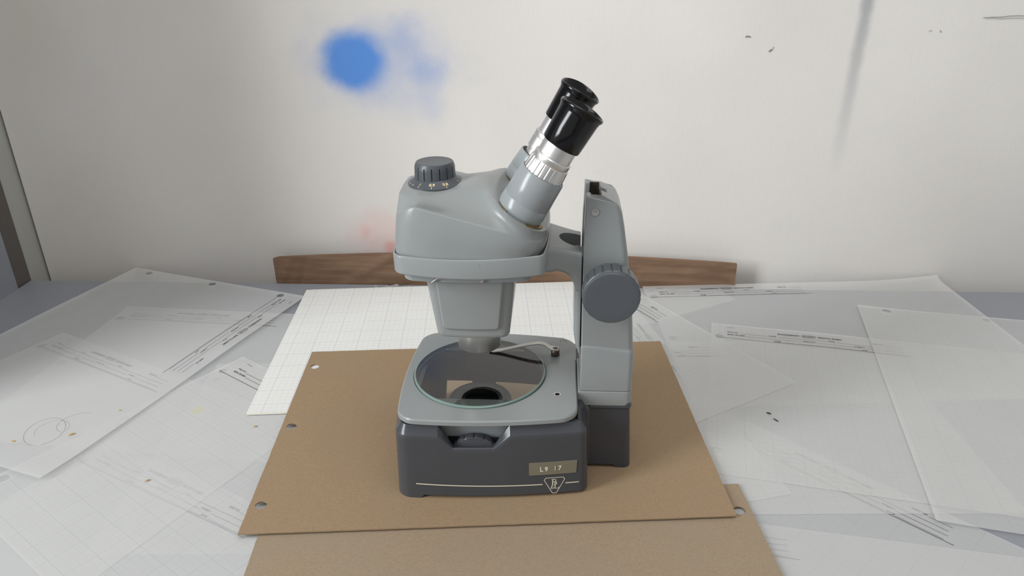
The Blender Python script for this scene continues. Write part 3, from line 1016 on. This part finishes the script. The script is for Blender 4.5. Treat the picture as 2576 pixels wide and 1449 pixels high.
# ---- stage clip
cp_a, cp_w = 0.0435, 0.0233
g = Geo(); g.lathe([(ZT, 0.0028), (ZT + 0.0008, 0.0029), (ZT + 0.0009, 0.0027), (ZT + 0.0040, 0.0027), (ZT + 0.0043, 0.0025)], 32, P3(cp_a, cp_w, 0))
clip = g.obj('stage_clip', M['steel_dark'], scope, 40)
g = Geo()
path = [(0.0455, 0.0041), (0.0435, 0.0043), (0.0405, 0.0046), (0.0370, 0.0072), (0.0350, 0.0078), (0.0325, 0.0080), (0.0270, 0.0071), (0.0200, 0.0054), (0.0130, 0.0035), (0.0080, 0.0022), (0.0040, 0.0017), (0.0010, 0.0018)]
wdt = [0.0022, 0.0029, 0.0025, 0.0021, 0.0019, 0.0018, 0.0017, 0.0016, 0.0016, 0.0018, 0.0018, 0.0012]
rings = []
for (a, h_), wd in zip(path, wdt):
    yy = cp_w + (cp_a - a) * 0.01
    z = ZT + h_ + (0.0002)
    rings.append([P3(a, yy - wd, z), P3(a, yy + wd, z), P3(a, yy + wd, z + 0.0006), P3(a, yy - wd, z + 0.0006)])
g.loft(rings)
fix_normals(g.obj('clip_arm', M['steel'], clip, 50))
g = Geo(); g.lathe([(ZT + 0.0049, 0.0017), (ZT + 0.0053, 0.0016), (ZT + 0.0054, 0.0012)], 24, P3(cp_a, cp_w, 0))
g.obj('clip_rivet', M['steel_dark'], clip, 40)

# ---- mirror and its bracket inside the base, and its control wheel
g = Geo()
g.lathe([(0.0340, 0.0150), (0.0345, 0.0190), (0.0385, 0.0198), (0.0392, 0.0194), (0.0394, 0.0178), (0.0386, 0.0168), (0.0384, 0.0135), (0.0390, 0.0125), (0.0386, 0.0118)], 64, P3(-0.0035, 0.0005, 0))
mir = g.obj('substage_mirror', M['knob_grey'], scope, 40)
g = Geo(); g.lathe([(0.0380, 0.0119), (0.0388, 0.0119)], 48, P3(-0.0035, 0.0005, 0))
g.obj('mirror_reflection', M['lens_glass'], mir, 40)  # black disc paints in the dark lens reflected by the mirror
g = Geo()
r0 = [(-0.0162, 0.0440), (0.0048, 0.0440), (0.0048, 0.0480), (-0.0162, 0.0480)]
r1 = [(-0.0130, 0.0405), (0.0026, 0.0405), (0.0026, 0.0470), (-0.0130, 0.0470)]
g.loft([ring_at(r1, 0.0215), ring_at(r1, 0.0230), ring_at(r0, 0.0410), ring_at(r0, 0.0440)])
br = bevel(g.obj('mirror_bracket', M['knob_grey'], scope), 0.0008); fix_normals(br)
g = Geo(); g.lathe([(0, 0.0022), (0.0012, 0.0022), (0.0014, 0.0018)], 24, P3(-0.0050, 0.0405, 0.0235), (0, -1, 0.25), (1, 0, 0))
g.obj('pivot_pin', M['knob_grey'], br, 40)
g = Geo(); g.box(-0.0175, 0.0125, -0.0440, -0.0428, 0.0250 - Z0, 0.0412 - Z0); g.obj('gap_shade_plate', M['black_matte'], scope)  # black plate added to stand in for shade in the wheel's gaps
NW = 96
def wheel_mod(j, i, ph, r, s):
    return (r * (0.955 if i % 6 == 0 else 1.0), s) if 0 < j < 4 else (r, s)
g = Geo(); g.lathe([(0.0, 0.0145), (0.0004, 0.0152), (0.0008, 0.0154), (0.0042, 0.0154), (0.0046, 0.0150)], NW, P3(-0.0019, -0.0475, 0.0288), (0, 1, 0), (1, 0, 0), wheel_mod)
fix_normals(g.obj('mirror_wheel', M['dark_paint'], scope, 30))

# ---- column seat and column
seat = fillet([(0.0572, -0.0196), (0.0892, -0.0194), (0.0892, 0.0194), (0.0572, 0.0196)], [0.0004, 0.004, 0.004, 0.0004], 5)
g = Geo(); g.loft([ring_at(seat, 0.0490), ring_at(seat, 0.0580), ring_at(inset(seat, 0.0003), 0.0585)])
bevel(g.obj('column_seat', M['grey_paint'], scope, 35), 0.0003)

def col_section(af, ar, hw, z, zfun=None):
    rc = 0.0035
    out = [(af, -hw), ]
    out += [(ar - rc + rc * math.sin(rad(t)), -hw + rc - rc * math.cos(rad(t))) for t in (0, 22.5, 45, 67.5, 90)]
    out += [(ar - rc + rc * math.sin(rad(t)), hw - rc + rc * math.cos(rad(t))) for t in (90, 67.5, 45, 22.5, 0)]
    out += [(af, hw), (af, 0.0088), (af + 0.0028, 0.0088), (af + 0.0028, 0.0120), (af + 0.0082, 0.0120), (af + 0.0082, 0.0030), (af + 0.0115, 0.0030),
            (af + 0.0115, -0.0030), (af + 0.0082, -0.0030), (af + 0.0082, -0.0120), (af + 0.0028, -0.0120), (af + 0.0028, -0.0088), (af, -0.0088)]
    return [P3(a, w, zfun(a) if zfun else z - 0.0030 * ((a - 0.059) / 0.03) ** 2 * (1 if 0.08 < z < 0.09 else 0)) for a, w in out]
def ztop(a):
    if a < 0.0665: return 0.1778
    if a < 0.0752: return lerp(0.1778, 0.1740, (a - 0.0665) / 0.0087)
    return lerp(0.1740, 0.1712, (a - 0.0752) / 0.0025)
g = Geo()
g.loft([col_section(0.0585, 0.0890, 0.0194, 0.0586), col_section(0.0585, 0.0889, 0.0194, 0.0868), col_section(0.0585, 0.0887, 0.0190, 0.0878), col_section(0.0585, 0.0885, 0.0183, 0.0884),
        col_section(0.0584, 0.0870, 0.0181, 0.1079), col_section(0.0584, 0.0828, 0.0174, 0.1440), col_section(0.0586, 0.0803, 0.0169, 0.1600), col_section(0.0590, 0.0788, 0.0166, 0.1680), col_section(0.0592, 0.0770, 0.0164, 0.1740, ztop)])
column = fix_normals(g.obj('column', M['grey_paint'], scope, 35))
bevel(column, 0.0006, 2, 40)
for sg in (-1, 1):
    g = Geo(); g.box(0.0616, 0.0672, sg * 0.01225 - 0.00055, sg * 0.01225 + 0.00055, 0.162 - Z0, 0.1770 - Z0)
    g.obj('dovetail_lining', M['brown_metal'], column)
g = Geo(); g.box(0.0670, 0.0676, -0.0115, 0.0115, 0.062 - Z0, 0.1730 - Z0)
g.obj('channel_back', M['black_matte'], column)
g = Geo(); g.lathe([(0, 0.0021), (0.0004, 0.0021), (0.0005, 0.0016), (0.0003, 0.0012), (0.0003, 0.0009), (0.0008, 0.0008)], 28, P3(0.0642, -0.0167, 0.1692), (0, -1, 0), (1, 0, 0))
fix_normals(g.obj('column_screw', M['steel'], column, 40))

# ---- slide in the column, arm, head ring (one casting)
ring_poly = fillet([(-0.0426, -0.0352), (0.0374, -0.0345), (0.0374, 0.0345), (-0.0426, 0.0352)], [0.0045, 0.0024, 0.0024, 0.0045], 8)
def rp_warp(p):
    a, w = p
    if abs(w) > 0.02: w += math.copysign(0.0085 * max(0.0, 1 - ((a + 0.003) / 0.0425) ** 2) * seg(abs(w), 0.02, 0.033), w)
    if a < -0.03: a -= 0.0028 * max(0.0, 1 - (w / 0.036) ** 2) * seg(-a, 0.03, 0.043)
    if a > 0.025: a += 0.0030 * max(0.0, 1 - (w / 0.036) ** 2) * seg(a, 0.025, 0.036)
    return (a, w)
ring_poly = [rp_warp(p) for p in densify(ring_poly, 0.002)]
g = Geo()
def ring_low(pts, z): return [P3(x, y, z + lerp(0.0008, 0.0, seg(x, -0.047, 0.039))) for x, y in pts]
g.loft([ring_low(inset(ring_poly, 0.0016), 0.1400), ring_low(inset(ring_poly, 0.0006), 0.1403), ring_low(inset(ring_poly, 0.0002), 0.1409), ring_at(ring_poly, 0.1505), ring_at(inset(ring_poly, 0.0003), 0.1514),
        ring_at(inset(ring_poly, 0.0009), 0.1518), ring_at(inset(ring_poly, 0.0012), 0.1514), ring_at(inset(ring_poly, 0.0013), 0.1492)])
head_ring = g.obj('head_ring', M['grey_paint'], scope, 30)
# arm
def arm_ring(a, hw, zt, zb, r=0.003):
    pts = fillet([(-hw, zb), (hw, zb), (hw, zt), (-hw, zt)], [r, r, r, r], 5)
    return [P3(a, w, z) for w, z in pts]
g = Geo()
g.loft([arm_ring(0.0300, 0.0240, 0.1500, 0.1390), arm_ring(0.0370, 0.0222, 0.1500, 0.1355), arm_ring(0.0405, 0.0208, 0.1499, 0.1345), arm_ring(0.0440, 0.0195, 0.1492, 0.1350), arm_ring(0.0480, 0.0187, 0.1482, 0.1338),
        arm_ring(0.0515, 0.0182, 0.1473, 0.1310), arm_ring(0.0536, 0.0180, 0.1468, 0.1265), arm_ring(0.0545, 0.0179, 0.1466, 0.1225), arm_ring(0.0576, 0.0178, 0.1460, 0.1215)])
arm = fix_normals(g.obj('arm', M['grey_paint'], head_ring, 40))
# bored hole in the arm's top: dark cup set into the casting
bore = Geo(); bore.lathe([(0.1380, 0.0093), (0.1520, 0.0093)], 40, P3(0.0545, 0.0005, 0))
cut = bore.obj('hole_cutter', None)
cut.parent = scope
bo = arm.modifiers.new('hole', 'BOOLEAN'); bo.operation = 'DIFFERENCE'; bo.object = cut; bo.solver = 'EXACT'
bpy.context.view_layer.update()
dg = bpy.context.evaluated_depsgraph_get()
me2 = bpy.data.meshes.new_from_object(arm.evaluated_get(dg))
arm.modifiers.clear(); old = arm.data; arm.data = me2
if not me2.materials: me2.materials.append(M['grey_paint'])
bpy.data.objects.remove(cut)
g = Geo(); g.lathe([(0.1384, 0.0091), (0.1386, 0.0091)], 32, P3(0.0545, 0.0005, 0))
g.obj('bore_floor', M['groove'], arm)
# slide bar running in the column's channel
sl = fillet([(0.0540, -0.0168), (0.0577, -0.0168), (0.0577, -0.0080), (0.0662, -0.0080), (0.0662, 0.0080), (0.0577, 0.0080), (0.0577, 0.0168), (0.0540, 0.0168)], [0.0024, 0.0003, 0, 0.0005, 0.0005, 0, 0.0003, 0.0024], 6)
def sl_s(z, k=0.0): return [P3(a + (0.0022 * k * max(0.0, (0.0577 - a) / 0.0037) if a < 0.0577 else 0), w * (1 - 0.10 * k), z) for a, w in sl]
g = Geo(); g.loft([sl_s(0.0815, 1.35), sl_s(0.0830, 1.15), sl_s(0.0880, 0.55), sl_s(0.0940, 0.1), sl_s(0.0970), sl_s(0.1240), sl_s(0.1390), sl_s(0.1398, 0.3)])
fix_normals(g.obj('focus_slide', M['grey_paint_clean'], head_ring, 40))

# flange under the ring and nose body
def nose_poly(a0, a1, hw, bow, r):
    p = fillet([(a0, -hw), (a1, -hw), (a1, hw), (a0, hw)], [r] * 4, 8)
    am, al = (a0 + a1) / 2, (a1 - a0) / 2
    out = []
    for a, w in densify(p, 0.002):
        if abs(w) > hw * 0.6: w += math.copysign(bow * max(0, 1 - ((a - am) / al) ** 2), w)
        out.append((a, w))
    return out
fl = nose_poly(-0.0388, 0.0305, 0.0325, 0.0034, 0.0055)
g = Geo(); g.loft([ring_at(inset(fl, 0.0008), 0.1352), ring_at(fl, 0.1358), ring_at(fl, 0.1412)])
g.obj('nose_flange', M['grey_paint_clean'], head_ring, 40)
def nose_ring(t):
    return nose_poly(lerp(-0.0282, -0.0234, t), lerp(0.0218, 0.0178, t), lerp(0.0280, 0.0262, t), 0.0020, lerp(0.0046, 0.0040, t))
nr = [nose_ring(0), nose_ring(0.5), nose_ring(0.95), nose_ring(1.0)]
n0 = min(len(x) for x in nr)
def resample(p, n):
    q = p + [p[0]]
    L = [0]
    for i in range(len(p)): L.append(L[-1] + math.hypot(q[i + 1][0] - q[i][0], q[i + 1][1] - q[i][1]))
    out = []; j = 0
    for k in range(n):
        t = L[-1] * k / n
        while L[j + 1] < t: j += 1
        f = (t - L[j]) / max(1e-12, L[j + 1] - L[j])
        out.append((lerp(q[j][0], q[j + 1][0], f), lerp(q[j][1], q[j + 1][1], f)))
    return out
nr = [resample(x, 140) for x in nr]
g = Geo(); g.loft([ring_at(inset(nr[3], 0.0022), 0.0974), ring_at(inset(nr[3], 0.0008), 0.0978), ring_at(nr[3], 0.0990), ring_at(nr[2], 0.1005), ring_at(nr[1], 0.1170), ring_at(nr[0], 0.1365)])
nose = g.obj('nose_housing', M['grey_paint'], head_ring, 40)
# raised trapezoid panel on the near and far faces
for sg in (-1, 1):
    g = Geo()
    def nw(a, z, e):
        t = (0.1365 - z) / 0.0375
        am = (lerp(-0.0282, -0.0234, t) + lerp(0.0218, 0.0178, t)) / 2; al = (lerp(0.0218, 0.0178, t) - lerp(-0.0282, -0.0234, t)) / 2
        return sg * (lerp(0.0280, 0.0262, t) + 0.0020 * max(0, 1 - ((a - am) / al) ** 2) + e)
    nu, nv = 60, 50
    pid = {}
    for i in range(nu + 1):
        for j in range(nv + 1):
            x = i / nu; y = j / nv
            # distance to the panel's sides and bottom gives a soft bevel; corners rounded
            z = lerp(0.1034, 0.1360, y)
            a = lerp(lerp(-0.0196, -0.0224, y), lerp(0.0127, 0.0163, y), x)
            dx = min(x, 1 - x) * 0.0325; dy = y * 0.0326
            rc = 0.0024
            if dx < rc and dy < rc:
                d = rc - math.hypot(rc - dx, rc - dy)
            else: d = min(dx, dy)
            e = -0.0006 + 0.0021 * min(1.0, max(0.0, d / 0.0007))
            pid[i, j] = len(g.v); g.v.append(P3(a, nw(a, z, e), z))
    for i in range(nu):
        for j in range(nv):
            q = (pid[i, j], pid[i + 1, j], pid[i + 1, j + 1], pid[i, j + 1])
            g.f.append(q if sg < 0 else q[::-1])
    g.obj('nose_panel', M['grey_paint'], nose, 60)
# spring wire with its screw under the ring
g = Geo()
g.tube([P3(-0.0226, -0.0362, 0.1358), P3(-0.0218, -0.0364, 0.1366), P3(-0.0194, -0.0368, 0.1385), P3(-0.0160, -0.0370, 0.1388), P3(-0.0050, -0.0372, 0.1384), P3(0.0060, -0.0368, 0.1380)], 0.00045, 8)
wire = g.obj('spring_wire', M['steel'], head_ring, 60)
g = Geo(); g.lathe([(0, 0.0010), (0.0010, 0.0011), (0.0016, 0.0009), (0.0019, 0.0004)], 20, P3(0.0046, -0.0354, 0.1371), (0, -1, -0.2), (1, 0, 0))
fix_normals(g.obj('wire_screw', M['steel'], wire, 40))
# objective lens ring
g = Geo()
g.lathe([(0.0800, 0.0108), (0.0792, 0.0120), (0.0792, 0.0127), (0.0796, 0.0130), (0.0960, 0.0130), (0.0985, 0.0130)], 96, P3(-0.0022, 0, 0), cap1=False)
lens = fix_normals(g.obj('objective_ring', M['satin_metal'], nose, 40))
g = Geo(); g.lathe([(0.0798, 0.0001), (0.0800, 0.0109)], 64, P3(-0.0022, 0, 0), cap0=True, cap1=False)
g.obj('objective_lens', M['lens_glass'], lens)

# ---- head cover (lofted shell)
def plane_z(a): return 0.17445 - (a - 0.0258) * 0.511 / 0.860
ctl = [  # L0(a,w)  ridge(a,w,z)  plateau(a,w,z)
    ((-0.0443, 0), (-0.0428, 0, 0.1680), (-0.0410, 0, 0.1794)),
    ((-0.0439, -0.0150), (-0.0426, -0.0140, 0.1680), (-0.0409, -0.0120, 0.1792)),
    ((-0.0426, -0.0285), (-0.0416, -0.0240, 0.1692), (-0.0402, -0.0172, 0.1788)),
    ((-0.0402, -0.0338), (-0.0370, -0.0325, 0.1740), (-0.0350, -0.0188, 0.1791)),
    ((-0.0340, -0.0368), (-0.0296, -0.0366, 0.1781), (-0.0280, -0.0190, 0.1794)),
    ((-0.0220, -0.0402), (-0.0180, -0.0386, 0.1757), (-0.0185, -0.0170, 0.1797)),
    ((-0.0050, -0.0416), (-0.0045, -0.0395, 0.1722), (-0.0080, -0.0145, 0.1810)),
    ((0.0080, -0.0414), (0.0080, -0.0400, 0.1688), (0.0045, -0.0180, 0.1814)),
    ((0.0180, -0.0402), (0.0190, -0.0398, 0.1650), (0.0110, -0.0285, 0.1803)),
    ((0.0265, -0.0378), (0.0275, -0.0380, 0.1617), (0.0180, -0.0392, 0.1762)),
    ((0.0325, -0.0335), (0.0345, -0.0338, 0.1596), (0.0295, -0.0392, 0.1684)),
    ((0.0365, -0.0260), (0.0382, -0.0268, 0.1585), (0.0376, -0.0310, 0.1636)),
    ((0.0385, -0.0130), (0.0398, -0.0135, 0.1580), (0.0392, -0.0160, 0.1628)),
    ((0.0388, 0), (0.0400, 0, 0.1580), (0.0392, 0, 0.1630)),
]
def catmull(pts, per):
    out = []
    n = len(pts)
    P = [2 * np.array(pts[0]) - np.array(pts[1])] + [np.array(p) for p in pts] + [2 * np.array(pts[-1]) - np.array(pts[-2])]
    for i in range(1, n):
        p0, p1, p2, p3 = P[i - 1], P[i], P[i + 1], P[i + 2]
        for k in range(per):
            t = k / per
            out.append(0.5 * ((2 * p1) + (-p0 + p2) * t + (2 * p0 - 5 * p1 + 4 * p2 - p3) * t * t + (-p0 + 3 * p1 - 3 * p2 + p3) * t ** 3))
    out.append(np.array(pts[-1], float))
    return out
A0 = catmull([(c[0][0], c[0][1], 0.1503) for c in ctl], 4)
AR = catmull([c[1] for c in ctl], 4)
AP = catmull([c[2] for c in ctl], 4)
nn = len(A0)
rows = []
for k in range(nn):
    s0, rg, pl = A0[k], AR[k], AP[k]
    outw = np.array([0, -0.0012, 0]) * min(1, abs(s0[1]) / 0.02)
    s1 = s0 + (rg - s0) * 0.10
    mid = s0 + (rg - s0) * 0.55 + outw
    r1 = s0 + (rg - s0) * 0.90 + outw * 0.5
    frac = k / (nn - 1)
    c1 = rg + (pl - rg) * 0.12
    cm = rg + (pl - rg) * 0.5 - np.array([0, 0, 0.0022]) * math.sin(min(1, max(0, (frac - 0.15) / 0.45)) * math.pi)
    c2 = rg + (pl - rg) * 0.92
    spz = float(np.interp(pl[0], [-0.012, -0.007, 0.0, 0.006, 0.0118, 0.016, 0.020, 0.030, 0.040], [0.1812, 0.1826, 0.1842, 0.1840, 0.1818, plane_z(0.016) - 0.0034, plane_z(0.020) - 0.0036, plane_z(0.030) - 0.0036, plane_z(0.040) - 0.0036]))
    if pl[0] < -0.03: spz = lerp(0.1797, 0.1812, seg(pl[0], -0.042, -0.03))
    h1 = np.array([pl[0], pl[1] * 0.88, pl[2] + (spz - pl[2]) * 0.25])
    h2 = np.array([pl[0], pl[1] * 0.45, pl[2] + (spz - pl[2]) * 0.85])
    rows.append([s0, s1, mid, r1, rg, c1, cm, c2, pl, h1, h2, np.array([pl[0], 0.0, spz])])
m = len(rows[0])
g = Geo()
idx = {}
for k in range(nn):
    for j in range(m):
        p = rows[k][j]
        if k in (0, nn - 1) and abs(p[1]) < 1e-9: pass
        idx[k, j, -1] = len(g.v); g.v.append(P3(*p))
        if abs(p[1]) < 1e-9: idx[k, j, 1] = idx[k, j, -1]
        else:
            idx[k, j, 1] = len(g.v); g.v.append(P3(p[0], -p[1], p[2]))
for sgn in (-1, 1):
    for k in range(nn - 1):
        for j in range(m - 1):
            q = (idx[k, j, sgn], idx[k + 1, j, sgn], idx[k + 1, j + 1, sgn], idx[k, j + 1, sgn])
            q = tuple(dict.fromkeys(q))
            if len(q) >= 3: g.f.append(q)
cover = g.obj('head_cover', M['grey_paint'], scope, None)
bm = bmesh.new(); bm.from_mesh(cover.data)
bmesh.ops.remove_doubles(bm, verts=bm.verts, dist=1e-6)
bmesh.ops.dissolve_degenerate(bm, edges=bm.edges, dist=1e-6)
bmesh.ops.recalc_face_normals(bm, faces=bm.faces)
key = lambda c: (round(c[0], 5), round(abs(c[1]), 5), round(c[2], 5))
rset = set(key(P3(*rows[k][4])) for k in range(nn)); pset = set(key(P3(*rows[k][8])) for k in range(nn))
cset = set(key(P3(*rows[16][j])) for j in range(5))
cl_ = bm.edges.layers.float.new('crease_edge')
for e in bm.edges:
    ka, kb = key(e.verts[0].co), key(e.verts[1].co)
    if ka in cset and kb in cset: e[cl_] = 0.5
    elif ka in rset and kb in rset: e[cl_] = 0.62
    elif ka in pset and kb in pset: e[cl_] = 0.45
bm.to_mesh(cover.data); bm.free()
cover.data.polygons.foreach_set('use_smooth', [True] * len(cover.data.polygons))
subsurf(cover, 2)
# ---- zoom knob
KA = -0.0234
def kn_mod(j, i, ph, r, s):
    return (r * (0.93 if i % 12 == 0 else 1.0), s) if 0 <= j <= 3 else (r, s)
g = Geo()
g.lathe([(0.1826, 0.0113), (0.1830, 0.0113), (0.1885, 0.0111), (0.1902, 0.0110), (0.1906, 0.0108), (0.1914, 0.0106), (0.1922, 0.0101), (0.1924, 0.0095), (0.1922, 0.0085)], 192, P3(KA, 0, 0), mod=kn_mod)
zk = fix_normals(g.obj('zoom_knob', M['knob_grey'], scope, 28))
SK = [(0.1796, 0.0150), (0.1804, 0.0157), (0.1810, 0.0157), (0.1836, 0.0114), (0.1842, 0.0108)]
g = Geo(); g.lathe(SK, 96, P3(KA + 0.0006, 0, 0))
dial = fix_normals(g.obj('dial_skirt', M['knob_grey'], zk, 28))
g = Geo(); g.lathe([(0.1780, 0.0150), (0.1797, 0.0150)], 64, P3(KA, 0, 0))
g.obj('dial_seat', M['black_matte'], zk)
def cone(ph0):
    def f(x, y):     # x along the rim, y up the cone from the lower edge (metres)
        L = math.hypot(0.0040, 0.0026); t = y / L
        r = 0.0157 - 0.0043 * t; z = 0.1810 + 0.0026 * t
        ph = ph0 + x / 0.0142
        e = 0.00008
        return P3(KA + 0.0006 + (r + e) * math.cos(ph), (r + e) * math.sin(ph), z + e)
    return f
g = Geo()
for deg, txt, y0, y1 in ((-92, '0.9', 0.0004, 0.0015), (-60, '0.8', 0.0004, 0.0015), (-122, None, 0.0004, 0.0014), (-122, None, 0.0019, 0.0034), (-141, None, 0.0004, 0.0016), (-155, None, 0.0004, 0.0014), (-168, None, 0.0004, 0.0014), (-20, None, 0.0022, 0.0034), (-14, None, 0.0004, 0.0012)):
    f = cone(rad(deg))
    ribbon(g, [(0, y0), (0, y1)], 0.00036, f)
    if txt: text_box(g, txt, -0.0017, 0.0017, 0.0020, 0.0039, f, True)
g.obj('dial_marks', M['print_yellow'], dial)
g = Geo(); g.lathe([(0, 0.0007), (0.0002, 0.0007)], 16, P3(KA + 0.0109 * math.cos(rad(-28)), 0.0109 * math.sin(rad(-28)), 0.1862), (math.cos(rad(-28)), math.sin(rad(-28)), 0), (0, 0, 1))
g.obj('set_screw', M['black_matte'], zk)
# pointer cast into the cover beside the dial
g = Geo()
pp = fillet([(-0.0090, -0.0016), (-0.0045, -0.0010), (-0.0045, 0.0010), (-0.0090, 0.0016)], [0.0002, 0.0006, 0.0006, 0.0002], 4)
g.loft([ring_at([(x, y - 0.0035) for x, y in pp], 0.1795), ring_at([(x, y - 0.0035) for x, y in inset(pp, 0.0003)], 0.1822)])
g.obj('dial_pointer', M['grey_paint_clean'], cover, 40)

# ---- eyepiece tubes and eyepieces
AX = Vector((0.511, 0, 0.860)).normalized(); E1 = Vector((0.860, 0, -0.511)).normalized()
def eyetube(w, near):
    O_ = P3(0.0258, w, 0.17445)
    st = 0.0213 if near else 0.0155
    g = Geo()
    g.lathe([(-0.0040, 0.0122), (-0.0006, 0.0130), (0.0048, 0.0128), (0.0051, 0.0126), (0.0054, 0.0128), (st - 0.0006, 0.0121), (st, 0.0118), (st, 0.0113), (st - 0.004, 0.0112)], 96, O_, AX, E1)
    tube = fix_normals(g.obj('eyepiece_tube', M['grey_paint_clean'], scope, 40))
    def arcring(r0, r1, s0_, s1_, d0, d1, n=24):
        q = Geo(); e2 = AX.cross(E1); rings = []
        for k in range(n + 1):
            ph = rad(d0 + (d1 - d0) * k / n); dr = E1 * math.cos(ph) + e2 * math.sin(ph)
            rings.append([Vector(O_) + AX * s0_ + dr * r0, Vector(O_) + AX * s0_ + dr * r1, Vector(O_) + AX * s1_ + dr * r1, Vector(O_) + AX * s1_ + dr * r0])
        return q.loft(rings)
    g = Geo(); g.lathe([(-0.0034, 0.0122), (-0.0002, 0.0122)], 80, O_, AX, E1)
    fix_normals(g.obj('shadow_gap', M['black_matte'], tube, 40))
    cl = fix_normals(arcring(0.0120, 0.0134, -0.0036, -0.0022, 150, 236).obj('brass_collar', M['brass'], tube, 40)); cl['label'] = 'dull brass collar'
    cl = fix_normals(arcring(0.0120, 0.0146, -0.0040, -0.0026, 290, 350).obj('brass_tab', M['brass'], tube, 40)); cl['label'] = 'dull brass tab'
    def flute(j, i, ph, r, s): return (r * (0.965 if i % 6 == 0 else 1.0), s) if 1 <= j <= 2 else (r, s)
    g = Geo()
    if near:
        g.lathe([(st - 0.006, 0.0110), (st - 0.001, 0.0112), (0.0280, 0.0106), (0.0285, 0.0103), (0.0287, 0.0098)], 144, O_, AX, E1, flute)
        s0 = 0.0287
    else:
        g.lathe([(st - 0.006, 0.0098), (0.0188, 0.0092), (0.0192, 0.0100), (0.0262, 0.0101), (0.0264, 0.0099)], 96, O_, AX, E1)
        s0 = 0.0264
    fr = fix_normals(g.obj('focus_ring', M['aluminium'], tube, 25))
    g = Geo(); g.lathe([(s0 - 0.001, 0.0095), (s0, 0.0100), (s0 + 0.0026, 0.0101), (s0 + 0.0032, 0.0096)], 80, O_, AX, E1)
    fix_normals(g.obj('retaining_ring', M['aluminium'], tube, 30))
    g = Geo(); g.lathe([(s0, 0.0091), (0.0402, 0.0091)], 80, O_, AX, E1)
    fix_normals(g.obj('eyepiece_barrel', M['aluminium'], tube, 30))
    wts = {3: 0.1, 4: 0.6, 5: 0.9, 6: 1.0, 7: 1.0, 8: 1.0, 9: 1.0, 10: 1.0, 11: 0.5}
    def saddle(j, i, ph, r, s):
        return (r, s + (-0.0006 * math.cos(2 * ph) - (0.0005 if near else -0.0006) * math.sin(ph)) * wts.get(j, 0.0))
    g = Geo()
    g.lathe([(0.0388, 0.0094), (0.0388, 0.0101), (0.0394, 0.0104), (0.0480, 0.0107), (0.0560, 0.0110), (0.0576, 0.0113), (0.0584, 0.0118), (0.0593, 0.0121), (0.0601, 0.0118), (0.0603, 0.0112), (0.0596, 0.0105), (0.0560, 0.0096), (0.0490, 0.0082), (0.0450, 0.0068)], 96, O_, AX, E1, saddle, cap1=False)
    cup = fix_normals(g.obj('eyecup', M['black_plastic'], tube, 60))
    g = Geo(); g.lathe([(0.0451, 0.0072), (0.0458, 0.0045), (0.0460, 0.0001)], 48, O_, AX, E1, cap0=False)
    g.obj('eye_lens', M['lens_glass'], cup, 40)
    return tube
eyetube(-0.025, True)
eyetube(0.025, False)

# ---- focus knob
def fk_mod(j, i, ph, r, s): return (r * (0.955 if i % 7 == 0 else 1.0), s) if 1 <= j <= 3 else (r, s)
g = Geo()
g.lathe([(0.0, 0.0140), (0.0006, 0.0155), (0.0040, 0.0157), (0.0108, 0.0157), (0.0113, 0.0154), (0.0116, 0.0150), (0.0124, 0.0148), (0.0130, 0.0143), (0.0131, 0.0135), (0.0129, 0.0090)], 140, P3(0.0734, -0.0222, 0.1271), (0, -1, 0), (1, 0, 0), fk_mod)
fk = fix_normals(g.obj('focus_knob', M['knob_grey'], scope, 28))
g = Geo(); g.lathe([(-0.008, 0.006), (0.001, 0.006)], 32, P3(0.0734, -0.0222, 0.1271), (0, -1, 0), (1, 0, 0))
g.obj('knob_shaft', M['steel_dark'], fk)
